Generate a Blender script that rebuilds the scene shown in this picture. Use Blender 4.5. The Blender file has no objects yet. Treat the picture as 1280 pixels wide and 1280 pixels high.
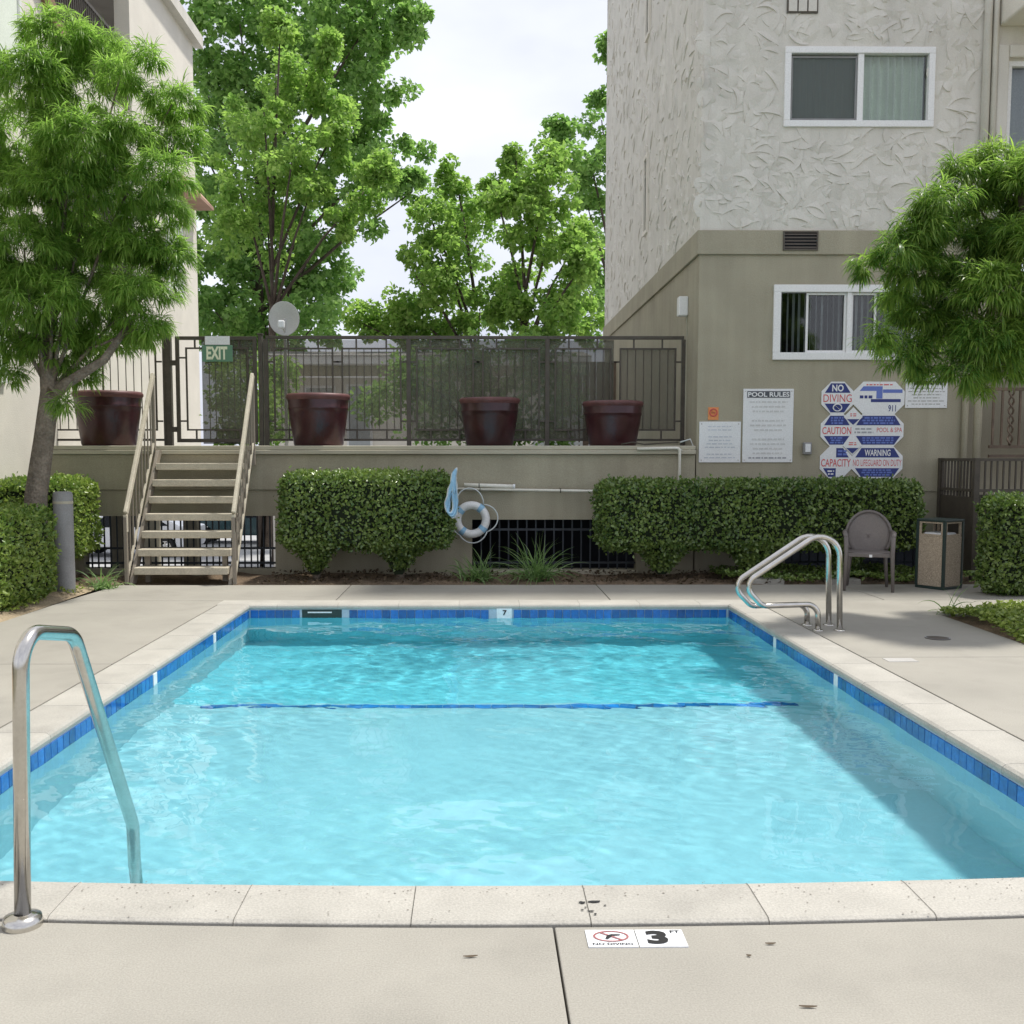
import bpy, math, random
import numpy as np
from mathutils import Vector, Matrix

random.seed(7)
RNG = np.random.default_rng(11)
sc = bpy.context.scene
COL = sc.collection
R = math.radians

# ------------------------------------------------------------------ camera
cd = bpy.data.cameras.new('camera')
cam = bpy.data.objects.new('camera', cd)
COL.objects.link(cam)
sc.camera = cam
cd.sensor_width = 36; cd.lens = 36
cd.shift_x = 0.025; cd.shift_y = 0.0256
cd.clip_end = 3000
cam.location = (0, 0, 1.5)
cam.rotation_euler = (R(85.5), 0, R(-0.5))

# ------------------------------------------------------------------ sky, sun, exposure
SUN_DIR = Vector((-0.355, -0.178, -1.0)).normalized()
sc.view_settings.view_transform = 'Standard'
sc.view_settings.look = 'None'
sc.view_settings.exposure = 0.92
sc.view_settings.gamma = 1
sc.view_settings.use_curve_mapping = False
w = bpy.data.worlds.new('World'); sc.world = w; w.use_nodes = True
nt = w.node_tree; bg = nt.nodes['Background']
bg.inputs[1].default_value = 0.1
sky = nt.nodes.new('ShaderNodeTexSky'); sky.sky_type = 'NISHITA'
sky.sun_disc = False
sky.sun_elevation = math.asin(-SUN_DIR.z)
sky.sun_rotation = math.atan2(-SUN_DIR.x, -SUN_DIR.y)
tc = nt.nodes.new('ShaderNodeTexCoord')
mp = nt.nodes.new('ShaderNodeMapping'); mp.inputs['Scale'].default_value = (1.0, 1.0, 2.2)
nz = nt.nodes.new('ShaderNodeTexNoise'); nz.inputs['Scale'].default_value = 2.2; nz.inputs['Detail'].default_value = 5
nz.inputs['Roughness'].default_value = 0.5
cr = nt.nodes.new('ShaderNodeValToRGB')
cr.color_ramp.elements[0].position = 0.36; cr.color_ramp.elements[0].color = (3.9, 4.05, 4.75, 1)
cr.color_ramp.elements[1].position = 0.64; cr.color_ramp.elements[1].color = (6.0, 6.1, 6.55, 1)
mx = nt.nodes.new('ShaderNodeMixRGB'); mx.inputs[0].default_value = 0.9
L = nt.links.new
L(tc.outputs['Generated'], mp.inputs[0]); L(mp.outputs[0], nz.inputs['Vector']); L(nz.outputs['Fac'], cr.inputs[0])
L(sky.outputs[0], mx.inputs[1]); L(cr.outputs[0], mx.inputs[2]); L(mx.outputs[0], bg.inputs[0])
sl = bpy.data.lights.new('sun', 'SUN'); sun = bpy.data.objects.new('sun', sl); COL.objects.link(sun)
sl.energy = 2.4; sl.angle = R(4); sl.color = (1.0, 0.955, 0.88)
sun.rotation_euler = SUN_DIR.to_track_quat('-Z', 'Y').to_euler()
sl.cycles.is_caustics_light = True
sc.cycles.max_bounces = 12
sc.cycles.diffuse_bounces = 7
sc.cycles.transparent_max_bounces = 16

# ------------------------------------------------------------------ helpers
F_PX = 1280.0
_yaw, _pit = R(0.5), R(4.5)
_F = np.array([math.sin(_yaw) * math.cos(_pit), math.cos(_yaw) * math.cos(_pit), -math.sin(_pit)])
_R = np.array([math.cos(_yaw), -math.sin(_yaw), 0.0])
_U = np.cross(_R, _F)


def at(px, py, Y):
    """point of the vertical plane y = Y that the photograph shows at (px, py)"""
    r = _F + _R * (px - 608) / F_PX - _U * (py - 672.7) / F_PX
    t = Y / r[1]
    return Vector((r[0] * t, Y, 1.5 + r[2] * t))


ORG = {}


def org(o):
    return ORG.get(o.name, Vector((0, 0, 0))) if o else Vector((0, 0, 0))


def tag(o, label=None, cat=None, group=None, kind=None):
    if label: o['label'] = label
    if cat: o['category'] = cat
    if group: o['group'] = group
    if kind: o['kind'] = kind
    return o


def thing(name, label, cat, loc=(0, 0, 0), group=None):
    o = bpy.data.objects.new(name, None); COL.objects.link(o)
    o.location = loc; o.empty_display_size = 0.1
    ORG[o.name] = Vector(loc)
    return tag(o, label, cat, group)


def setting(name, loc=(0, 0, 0)):
    o = bpy.data.objects.new(name, None); COL.objects.link(o)
    o.location = loc; ORG[o.name] = Vector(loc)
    return tag(o, kind='structure')


def link_mesh(name, me, m, parent):
    o = bpy.data.objects.new(name, me); COL.objects.link(o)
    if m: me.materials.append(m)
    if parent is not None:
        o.parent = parent
        ORG[o.name] = org(parent)
    return o


def share(name, src, parent, loc=(0, 0, 0), rot=(0, 0, 0)):
    """another object with the same mesh data as src"""
    o = src.copy(); COL.objects.link(o); o.name = name
    o.parent = parent; o.location = loc; o.rotation_euler = rot
    return o


def copy_tree(o, parent=None):
    c = o.copy(); COL.objects.link(c); c.parent = parent
    for ch in list(o.children): copy_tree(ch, c)
    return c


class MB:
    def __init__(s): s.v = []; s.f = []; s.sm = []

    def add(s, vs, fs, smooth=False):
        n = len(s.v); s.v += [tuple(p) for p in vs]
        for f in fs: s.f.append(tuple(i + n for i in f)); s.sm.append(smooth)
        return s

    def box(s, x0, x1, y0, y1, z0, z1):
        return s.add([(x0, y0, z0), (x1, y0, z0), (x1, y1, z0), (x0, y1, z0), (x0, y0, z1), (x1, y0, z1), (x1, y1, z1), (x0, y1, z1)],
                     [(0, 3, 2, 1), (4, 5, 6, 7), (0, 1, 5, 4), (1, 2, 6, 5), (2, 3, 7, 6), (3, 0, 4, 7)])

    def bar(s, p, q, a, b, up=(0, 0, 1)):
        p, q = Vector(p), Vector(q); d = (q - p).normalized(); up = Vector(up)
        if abs(d.dot(up)) > 0.98: up = Vector((0, 1, 0))
        x = d.cross(up).normalized() * a / 2; y = x.cross(d).normalized() * b / 2
        vs = [p - x - y, p + x - y, p + x + y, p - x + y, q - x - y, q + x - y, q + x + y, q - x + y]
        return s.add(vs, [(0, 1, 2, 3), (7, 6, 5, 4), (0, 4, 5, 1), (1, 5, 6, 2), (2, 6, 7, 3), (3, 7, 4, 0)])

    def prism(s, poly, axis, a, b):
        """polygon of 2-D points extruded from a to b along axis"""
        def mk(p, t):
            return (t, p[0], p[1]) if axis == 'x' else (p[0], t, p[1]) if axis == 'y' else (p[0], p[1], t)
        n = len(poly)
        vs = [mk(p, a) for p in poly] + [mk(p, b) for p in poly]
        fs = [tuple(range(n))[::-1], tuple(range(n, 2 * n))] + [(i, (i + 1) % n, n + (i + 1) % n, n + i) for i in range(n)]
        return s.add(vs, fs)

    def tube(s, pts, r, n=10, closed=False, caps=True, flat=1.0):
        pts = [Vector(p) for p in pts]; m = len(pts)
        rs = r if isinstance(r, (list, tuple)) else [r] * m
        T = []
        for i in range(m):
            a = pts[i - 1] if (i > 0 or closed) else pts[i]
            b = pts[(i + 1) % m] if (i < m - 1 or closed) else pts[i]
            T.append((b - a).normalized())
        nrm = Vector((0, 0, 1)) if abs(T[0].z) < 0.9 else Vector((1, 0, 0))
        vs = []
        for i in range(m):
            nrm = (nrm - T[i] * nrm.dot(T[i])).normalized(); bi = T[i].cross(nrm)
            for k in range(n):
                an = 2 * math.pi * k / n
                vs.append(pts[i] + (nrm * math.cos(an) * flat + bi * math.sin(an)) * rs[i])
        fs = []
        for i in range(m if closed else m - 1):
            for k in range(n):
                a = i * n; b = ((i + 1) % m) * n
                fs.append((a + k, a + (k + 1) % n, b + (k + 1) % n, b + k))
        s.add(vs, fs, True)
        if caps and not closed:
            o = len(s.v) - m * n
            s.f.append(tuple(o + k for k in range(n))[::-1]); s.sm.append(False)
            s.f.append(tuple(o + (m - 1) * n + k for k in range(n))); s.sm.append(False)
        return s

    def lathe(s, prof, c, n=32, smooth=True):
        c = Vector(c); vs = []; fs = []
        for (r, z) in prof:
            for k in range(n):
                an = 2 * math.pi * k / n
                vs.append((c.x + r * math.cos(an), c.y + r * math.sin(an), c.z + z))
        for i in range(len(prof) - 1):
            for k in range(n):
                fs.append((i * n + k, i * n + (k + 1) % n, (i + 1) * n + (k + 1) % n, (i + 1) * n + k))
        return s.add(vs, fs, smooth)

    def build(s, name, m, parent=None, bevel=0, seg=2, loc=None):
        me = bpy.data.meshes.new(name); g = org(parent)
        if loc is not None: g = Vector((0, 0, 0))
        me.from_pydata([(x - g.x, y - g.y, z - g.z) for x, y, z in s.v], [], s.f)
        me.polygons.foreach_set('use_smooth', s.sm); me.update()
        o = link_mesh(name, me, m, parent)
        if loc is not None:
            g = Vector(loc); o.location = g - org(parent)
            ORG[o.name] = g
        if bevel:
            b = o.modifiers.new('bevel', 'BEVEL'); b.width = bevel; b.segments = seg; b.limit_method = 'ANGLE'; b.angle_limit = R(40)
        return o


def B(x0, x1, y0, y1, z0, z1): return MB().box(x0, x1, y0, y1, z0, z1)


def fillet(pts, rads, n=8):
    pts = [Vector(p) for p in pts]; out = [pts[0]]
    for i in range(1, len(pts) - 1):
        p, a, b = pts[i], pts[i - 1], pts[i + 1]
        d1 = (a - p); d2 = (b - p); l1 = d1.length; l2 = d2.length; d1.normalize(); d2.normalize()
        ang = d1.angle(d2); t = min(rads[i - 1] / math.tan(ang / 2), l1 * 0.48, l2 * 0.48); r = t * math.tan(ang / 2)
        c = p + (d1 + d2).normalized() * (r / math.sin(ang / 2))
        s0 = p + d1 * t - c; s1 = p + d2 * t - c; tot = s0.angle(s1); ax = s0.cross(s1).normalized()
        for k in range(n + 1):
            out.append(c + Matrix.Rotation(tot * k / n, 3, ax) @ s0)
    out.append(pts[-1]); return out


# ------------------------------------------------------------------ materials
def nodes(name):
    m = bpy.data.materials.new(name); m.use_nodes = True
    t = m.node_tree; return m, t, t.nodes['Principled BSDF']


def mat(name, col, rough=0.6, var=0.12, scale=3.0, fine=60.0, fvar=0.08, bump=0.0, bscale=80.0, metal=0.0, spec=0.4, coat=0.0, rnd=0.0, streak=0.0, stain=0.0):
    m, t, p = nodes(name)
    p.inputs['Roughness'].default_value = rough; p.inputs['Metallic'].default_value = metal
    p.inputs['Specular IOR Level'].default_value = spec; p.inputs['Coat Weight'].default_value = coat
    g = t.nodes.new('ShaderNodeNewGeometry')

    def noise(sca, det=4):
        n = t.nodes.new('ShaderNodeTexNoise'); n.inputs['Scale'].default_value = sca; n.inputs['Detail'].default_value = det
        t.links.new(g.outputs['Position'], n.inputs['Vector']); return n

    def rng(src, lo, hi):
        q = t.nodes.new('ShaderNodeMapRange'); q.inputs['From Min'].default_value = 0.28; q.inputs['From Max'].default_value = 0.72
        q.inputs['To Min'].default_value = lo; q.inputs['To Max'].default_value = hi; t.links.new(src, q.inputs['Value']); return q.outputs[0]

    def mul(a, b):
        q = t.nodes.new('ShaderNodeMath'); q.operation = 'MULTIPLY'; t.links.new(a, q.inputs[0]); t.links.new(b, q.inputs[1]); return q.outputs[0]
    v = mul(rng(noise(scale, 6).outputs['Fac'], 1 - var, 1 + var), rng(noise(fine, 2).outputs['Fac'], 1 - fvar, 1 + fvar))
    if streak:
        vm = t.nodes.new('ShaderNodeVectorMath'); vm.operation = 'MULTIPLY'; vm.inputs[1].default_value = (7, 7, 0.35); t.links.new(g.outputs['Position'], vm.inputs[0])
        sn = noise(1.0, 5); t.links.new(vm.outputs[0], sn.inputs['Vector']); v = mul(v, rng(sn.outputs['Fac'], 1 - streak, 1 + streak * .6))
    if stain:
        q = t.nodes.new('ShaderNodeMapRange'); q.inputs['From Min'].default_value = .52; q.inputs['From Max'].default_value = .70
        q.inputs['To Min'].default_value = 1; q.inputs['To Max'].default_value = 1 - stain; t.links.new(noise(2.6, 8).outputs['Fac'], q.inputs['Value']); v = mul(v, q.outputs[0])
    if rnd:
        oi = t.nodes.new('ShaderNodeObjectInfo'); q = t.nodes.new('ShaderNodeMapRange')
        q.inputs['To Min'].default_value = 1 - rnd; q.inputs['To Max'].default_value = 1 + rnd
        t.links.new(oi.outputs['Random'], q.inputs['Value']); v = mul(v, q.outputs[0])
    mixer = t.nodes.new('ShaderNodeVectorMath'); mixer.operation = 'SCALE'
    mixer.inputs[0].default_value = col; t.links.new(v, mixer.inputs['Scale']); t.links.new(mixer.outputs[0], p.inputs['Base Color'])
    if bump:
        b = t.nodes.new('ShaderNodeBump'); b.inputs['Strength'].default_value = 1; b.inputs['Distance'].default_value = bump
        t.links.new(noise(bscale, 4).outputs['Fac'], b.inputs['Height']); t.links.new(b.outputs[0], p.inputs['Normal'])
    return m


def leafmat(name, cols, trans=0.35, rough=0.45, spec=0.35):
    m, t, p = nodes(name)
    g = t.nodes.new('ShaderNodeNewGeometry'); r = t.nodes.new('ShaderNodeValToRGB')
    n = t.nodes.new('ShaderNodeTexNoise'); n.inputs['Scale'].default_value = 1.3; n.inputs['Detail'].default_value = 3
    t.links.new(g.outputs['Position'], n.inputs['Vector'])
    a = t.nodes.new('ShaderNodeMath'); a.operation = 'MULTIPLY_ADD'; a.inputs[1].default_value = 0.6
    t.links.new(g.outputs['Random Per Island'], a.inputs[0]); 
    q = t.nodes.new('ShaderNodeMapRange'); q.inputs['From Min'].default_value = .3; q.inputs['From Max'].default_value = .7; q.inputs['To Max'].default_value = 0.4
    t.links.new(n.outputs['Fac'], q.inputs['Value']); t.links.new(q.outputs[0], a.inputs[2]); t.links.new(a.outputs[0], r.inputs[0])
    el = r.color_ramp.elements
    for i, c in enumerate(cols):
        pos = i / (len(cols) - 1)
        e = el[0] if i == 0 else el[1] if i == len(cols) - 1 else el.new(pos)
        e.position = pos; e.color = (*c, 1)
    t.links.new(r.outputs[0], p.inputs['Base Color'])
    p.inputs['Roughness'].default_value = rough; p.inputs['Specular IOR Level'].default_value = spec
    tr = t.nodes.new('ShaderNodeBsdfTranslucent'); tc_ = t.nodes.new('ShaderNodeVectorMath'); tc_.operation = 'MULTIPLY'; tc_.inputs[1].default_value = (1.12, 1.25, .95); t.links.new(r.outputs[0], tc_.inputs[0]); t.links.new(tc_.outputs[0], tr.inputs['Color'])
    ms = t.nodes.new('ShaderNodeMixShader'); ms.inputs[0].default_value = trans
    t.links.new(p.outputs[0], ms.inputs[1]); t.links.new(tr.outputs[0], ms.inputs[2])
    t.links.new(ms.outputs[0], t.nodes['Material Output'].inputs[0])
    return m


def glassmat(name, tint=(0.75, 0.8, 0.8), gloss=0.12):
    m, t, p = nodes(name)
    tr = t.nodes.new('ShaderNodeBsdfTransparent'); tr.inputs[0].default_value = (*tint, 1)
    gl = t.nodes.new('ShaderNodeBsdfGlossy'); gl.inputs['Roughness'].default_value = 0.03
    ly = t.nodes.new('ShaderNodeFresnel'); ly.inputs[0].default_value = 1.5
    ad = t.nodes.new('ShaderNodeMath'); ad.operation = 'ADD'; ad.inputs[1].default_value = gloss; t.links.new(ly.outputs[0], ad.inputs[0])
    ms = t.nodes.new('ShaderNodeMixShader'); t.links.new(ad.outputs[0], ms.inputs[0])
    t.links.new(tr.outputs[0], ms.inputs[1]); t.links.new(gl.outputs[0], ms.inputs[2]); t.links.new(ms.outputs[0], t.nodes['Material Output'].inputs[0])
    return m


def meshmat(name, col, alpha):
    m, t, p = nodes(name)
    tr = t.nodes.new('ShaderNodeBsdfTransparent'); ms = t.nodes.new('ShaderNodeMixShader'); ms.inputs[0].default_value = alpha
    p.inputs['Base Color'].default_value = (*col, 1); p.inputs['Roughness'].default_value = 0.8
    t.links.new(tr.outputs[0], ms.inputs[1]); t.links.new(p.outputs[0], ms.inputs[2]); t.links.new(ms.outputs[0], t.nodes['Material Output'].inputs[0])
    return m


M = dict(
    deck=mat('deck_concrete', (0.312, 0.297, 0.258), 0.85, 0.11, 1.3, 160, 0.12, 0.0014, 220, stain=0.14),
    coping=mat('coping_stone', (0.385, 0.37, 0.33), 0.8, 0.09, 4, 120, 0.14, 0.002, 160, rnd=0.05, stain=0.12),
    depth_tint_plaster=mat('depth_tinted_plaster', (0.30, 0.66, 0.72), 0.8, 0.03, 2, 30, 0.03),  # stronger tint of deeper water painted into the plaster colour
    plaster=mat('pool_plaster', (0.56, 0.65, 0.68), 0.8, 0.03, 2, 30, 0.03),
    tile=mat('blue_tile', (0.012, 0.105, 0.35), 0.12, 0.25, 25, 90, 0.1, spec=0.6, rnd=0.35),
    tile_dark=mat('navy_tile', (0.03, 0.22, 0.55), 0.2, 0.2, 20, rnd=0.3),
    tile_white=mat('white_tile', (0.74, 0.76, 0.78), 0.25, 0.04),
    grout=mat('tile_grout', (0.40, 0.48, 0.56), 0.8),
    soil=mat('soil', (0.16, 0.115, 0.075), 0.95, 0.3, 5, 60, 0.4, 0.012, 40),
    dirt=mat('dry_soil', (0.34, 0.27, 0.18), 0.95, 0.2, 5, 60, 0.3, 0.01, 40),
    olive=mat('olive_stucco', (0.365, 0.335, 0.25), 0.9, 0.10, 1.5, 90, 0.12, 0.005, 70, streak=0.08),
    olive_lip=mat('olive_lip', (0.44, 0.41, 0.32), 0.85, 0.08, 2, 90, 0.06, 0.002, 90),
    stucco=mat('pale_stucco', (0.65, 0.625, 0.565), 0.9, 0.07, 2, 80, 0.06, 0.005, 45, streak=0.07),
    cream=mat('cream_stucco', (0.76, 0.72, 0.64), 0.9, 0.06, 2, 80, 0.06, 0.004, 60),
    white=mat('white_vinyl', (0.80, 0.80, 0.79), 0.35, 0.02),
    signw=mat('sign_white', (0.78, 0.79, 0.80), 0.4, 0.03),
    navy=mat('sign_navy', (0.03, 0.045, 0.20), 0.4, 0.05),
    red=mat('sign_red', (0.62, 0.10, 0.11), 0.4, 0.05),
    black=mat('sign_black', (0.02, 0.02, 0.02), 0.4, 0.05),
    grey_ink=mat('sign_grey', (0.38, 0.39, 0.42), 0.5, 0.05),
    blue_ink=mat('sign_blue', (0.13, 0.19, 0.52), 0.5, 0.05),
    orange=mat('sign_orange', (0.72, 0.28, 0.10), 0.5, 0.05),
    exit_green=mat('exit_green', (0.13, 0.26, 0.17), 0.4, 0.05),
    exit_letter=mat('exit_letter', (0.80, 0.83, 0.62), 0.5, 0.03),
    iron=mat('bronze_iron', (0.075, 0.064, 0.05), 0.5, 0.2, 8, 60, 0.15),
    iron_dark=mat('dark_iron', (0.03, 0.036, 0.045), 0.5, 0.2, 8),
    taupe=mat('taupe_paint', (0.24, 0.21, 0.17), 0.55, 0.08, 5, 60, 0.08),
    tread=mat('stair_tread', (0.50, 0.455, 0.36), 0.8, 0.12, 8, 60, 0.12, 0.002, 70),
    steel=mat('stainless', (0.58, 0.56, 0.52), 0.21, 0.10, 12, 90, 0.05, metal=1.0),
    pot=mat('maroon_glaze', (0.040, 0.010, 0.013), 0.33, 0.3, 5, 40, 0.15, spec=0.45, coat=0.1, rnd=0.15),
    pot_rim=mat('worn_rim', (0.12, 0.05, 0.048), 0.5, 0.25, 9),
    concrete=mat('grey_concrete', (0.27, 0.27, 0.27), 0.85, 0.12, 6, 80, 0.1, 0.002, 90),
    bark=mat('pale_bark', (0.20, 0.168, 0.135), 0.95, 0.3, 9, 45, 0.25, 0.02, 28),
    bark_dark=mat('dark_bark', (0.09, 0.07, 0.055), 0.95, 0.3, 4, 30, 0.2, 0.02, 20),
    plastic=mat('taupe_plastic', (0.16, 0.14, 0.132), 0.45, 0.05),
    aggregate=mat('pebble_aggregate', (0.40, 0.33, 0.25), 0.85, 0.25, 70, 140, 0.35, 0.006, 110),
    green_metal=mat('dark_green_metal', (0.022, 0.04, 0.036), 0.4, 0.1),
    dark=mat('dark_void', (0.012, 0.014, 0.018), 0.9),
    curtain=mat('pale_curtain', (0.78, 0.84, 0.74), 0.9, 0.05),
    blind=mat('grey_blind', (0.42, 0.45, 0.46), 0.7, 0.05, rnd=0.25),
    screen=meshmat('insect_screen', (0.14, 0.16, 0.155), 0.5),
    fencemesh=meshmat('fence_mesh', (0.15, 0.14, 0.105), 0.42),
    fencemesh2=meshmat('dense_fence_mesh', (0.125, 0.122, 0.092), 0.62),
    glass=glassmat('window_glass', (0.92, 0.95, 0.94), 0.02),
    dglass=glassmat('dim_glass', (0.88, 0.9, 0.9), 0.01),
    ring_white=mat('ring_white', (0.78, 0.78, 0.76), 0.5, 0.06),
    ring_blue=mat('ring_blue', (0.30, 0.52, 0.70), 0.6, 0.1),
    rope=mat('pale_rope', (0.62, 0.66, 0.66), 0.8, 0.1),
    pole=mat('pole_white', (0.74, 0.72, 0.64), 0.4, 0.08),
    dish=mat('dish_grey', (0.55, 0.55, 0.53), 0.5, 0.06),
    terracotta=mat('terracotta', (0.42, 0.27, 0.20), 0.8, 0.15),
    brown=mat('brown_fascia', (0.27, 0.17, 0.11), 0.8, 0.15),
    roofing=mat('grey_roof', (0.30, 0.29, 0.28), 0.9, 0.12),
    louver=mat('brown_louver', (0.10, 0.085, 0.07), 0.7, 0.2),
    wood=mat('dark_wood', (0.15, 0.11, 0.08), 0.75, 0.25, 6, 50, 0.2),
    asphalt=mat('pale_pavement', (0.36, 0.36, 0.36), 0.9, 0.12, 2, 80, 0.1),
    carwhite=mat('white_car_paint', (0.74, 0.75, 0.77), 0.25, 0.02, coat=0.6),
    carteal=mat('dark_teal_car_paint', (0.03, 0.07, 0.075), 0.25, 0.05, coat=0.6),
    tyre=mat('black_tyre', (0.02, 0.02, 0.02), 0.8),
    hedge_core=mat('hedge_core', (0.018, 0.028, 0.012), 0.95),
    grass=mat('ground_earth', (0.15, 0.14, 0.09), 0.95, 0.2, 1),
)
LEAF = dict(
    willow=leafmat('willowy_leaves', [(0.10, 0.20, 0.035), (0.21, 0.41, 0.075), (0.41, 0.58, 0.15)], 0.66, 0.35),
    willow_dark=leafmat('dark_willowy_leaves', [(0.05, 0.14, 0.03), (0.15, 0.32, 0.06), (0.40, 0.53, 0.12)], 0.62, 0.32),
    maple=leafmat('maple_leaves', [(0.16, 0.30, 0.07), (0.28, 0.45, 0.10), (0.42, 0.56, 0.15)], 0.58, 0.5),
    maple2=leafmat('bluish_leaves', [(0.13, 0.26, 0.075), (0.23, 0.39, 0.12), (0.36, 0.52, 0.16)], 0.56, 0.5),
    hedge=leafmat('hedge_leaves', [(0.045, 0.105, 0.03), (0.10, 0.20, 0.052), (0.27, 0.36, 0.09)], 0.25, 0.22, 0.6),
    hedge_light=leafmat('bright_hedge_leaves', [(0.09, 0.19, 0.045), (0.17, 0.30, 0.065), (0.36, 0.45, 0.10)], 0.35, 0.3, 0.5),
    ivy=leafmat('ground_cover_leaves', [(0.08, 0.14, 0.03), (0.17, 0.27, 0.06), (0.34, 0.41, 0.09)], 0.3, 0.4),
    strap=leafmat('strap_leaves', [(0.08, 0.18, 0.05), (0.17, 0.31, 0.08), (0.30, 0.43, 0.17)], 0.4, 0.35),
    dry=leafmat('dry_leaves', [(0.05, 0.035, 0.02), (0.10, 0.07, 0.04)], 0.1, 0.7),
)


# ------------------------------------------------------------------ foliage makers
def unit(v): return v / np.maximum(np.linalg.norm(v, axis=-1, keepdims=True), 1e-9)


def np_mesh(name, V, T, m, parent):
    """V (n,3) world vertices, T (k,3) triangles"""
    g = org(parent); V = V - np.array(g)
    me = bpy.data.meshes.new(name)
    me.vertices.add(len(V)); me.vertices.foreach_set('co', V.astype(np.float32).ravel())
    me.loops.add(T.size); me.loops.foreach_set('vertex_index', T.astype(np.int32).ravel())
    me.polygons.add(len(T)); me.polygons.foreach_set('loop_start', np.arange(0, T.size, 3, dtype=np.int32))
    me.update(calc_edges=True); me.validate()
    return link_mesh(name, me, m, parent)


def leaves(P, D, Nn, ln, wd, fold=0.25):
    """kite leaves: base P, direction D, normal Nn, length and width arrays"""
    D = unit(D); S = unit(np.cross(D, Nn)); N2 = np.cross(S, D)
    ln = ln[:, None]; wd = wd[:, None]
    b = P; tip = P + D * ln; mid = P + D * ln * 0.45
    r = mid + S * wd * 0.5 + N2 * wd * fold; l = mid - S * wd * 0.5 + N2 * wd * fold
    V = np.stack([b, r, tip, l], 1).reshape(-1, 3); k = np.arange(len(P))[:, None] * 4
    T = np.concatenate([k + np.array([[0, 1, 2]]), k + np.array([[0, 2, 3]])])
    return V, T


def strips(P, D, ln, wd, droop, seg=3):
    """drooping narrow blades; droop bends them down along their length"""
    n = len(P); D = unit(D); S = unit(np.cross(D, np.array([0, 0, 1.0])) + RNG.normal(0, .25, (n, 3)))
    rows = []; pos = P.copy(); d = D.copy()
    for i in range(seg + 1):
        wi = wd * [0.55, 1.0, 0.8, 0.06][min(i, 3)] if seg == 3 else wd * (1 - 0.94 * (i / seg) ** 1.5)
        rows.append(pos - S * wi[:, None] / 2); rows.append(pos + S * wi[:, None] / 2)
        d = unit(d + np.array([0, 0, -1.0]) * (droop / seg)[:, None]); pos = pos + d * (ln / seg)[:, None]
    m = 2 * (seg + 1); V = np.stack(rows, 1).reshape(-1, 3); k = np.arange(n)[:, None] * m; T = []
    for i in range(seg):
        a = 2 * i
        T += [k + np.array([[a, a + 1, a + 3]]), k + np.array([[a, a + 3, a + 2]])]
    return V, np.concatenate(T)


def ell(n, c, r, shell=0.55):
    d = unit(RNG.normal(size=(n, 3))); q = RNG.uniform(shell ** 3, 1, n) ** (1 / 3)
    return np.array(c) + d * q[:, None] * np.array(r), d


def broad_crown(name, clumps, m, parent, size, dens):
    Vs, Ts, o = [], [], 0
    for (c, r, f) in clumps:
        area = (r[0] * r[1] * r[2]) ** (2 / 3)
        nsub = max(9, int(area * 9))
        sc_, sd = ell(nsub, c, np.array(r) * np.array([1.05, 1.05, 1.25]), 0.35)
        per = int(dens * f)
        for k in range(nsub):
            rr = RNG.uniform(0.16, 0.46) * min(r) ** 0.5 + 0.06
            P, d = ell(per, sc_[k], (rr, rr, rr * 0.75), 0.2)
            D = unit(d * 0.6 + RNG.normal(0, .6, d.shape) + np.array([0, 0, -0.35])); N = unit(RNG.normal(0, .55, d.shape) + np.array([0, 0, .8]) + d * .5)
            s = size * RNG.uniform(.45, 1.35, per)
            V, T = leaves(P, D, N, s, s * 0.85); Vs.append(V); Ts.append(T + o); o += len(V)
    return np_mesh(name, np.concatenate(Vs), np.concatenate(Ts), m, parent)


def spray_crown(name, clumps, m, parent, ln, dens):
    """weeping tufts of long narrow leaves on twig ends"""
    Vs, Ts, o = [], [], 0
    for (c, r, f) in clumps:
        ns = max(8, int((r[0] * r[1] * r[2]) ** (2 / 3) * dens * f))
        C, d = ell(ns, c, np.array(r) * .92, 0.7); low = d[:, 2] < -.25; keep = ~low | (RNG.uniform(0, 1, ns) < .35); C, d = C[keep], d[keep]
        C = C + RNG.normal(0, .03, C.shape); per = 46
        P = np.repeat(C, per, 0); dd = np.repeat(unit(d + np.array([0, 0, .5])), per, 0); n = len(P)
        rad = unit(RNG.normal(0, 1, P.shape))
        P = P + rad * RNG.uniform(.0, .05, n)[:, None] - dd * RNG.uniform(0, .07, n)[:, None]
        D = rad * np.array([1, 1, .55]) + dd * .75
        L_ = ln * RNG.uniform(.55, 1.15, n); V, T = strips(P, D, L_, L_ * 0.055 + .004, RNG.uniform(.7, 2.4, n))
        Vs.append(V); Ts.append(T + o); o += len(V)
    return np_mesh(name, np.concatenate(Vs), np.concatenate(Ts), m, parent)


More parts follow.
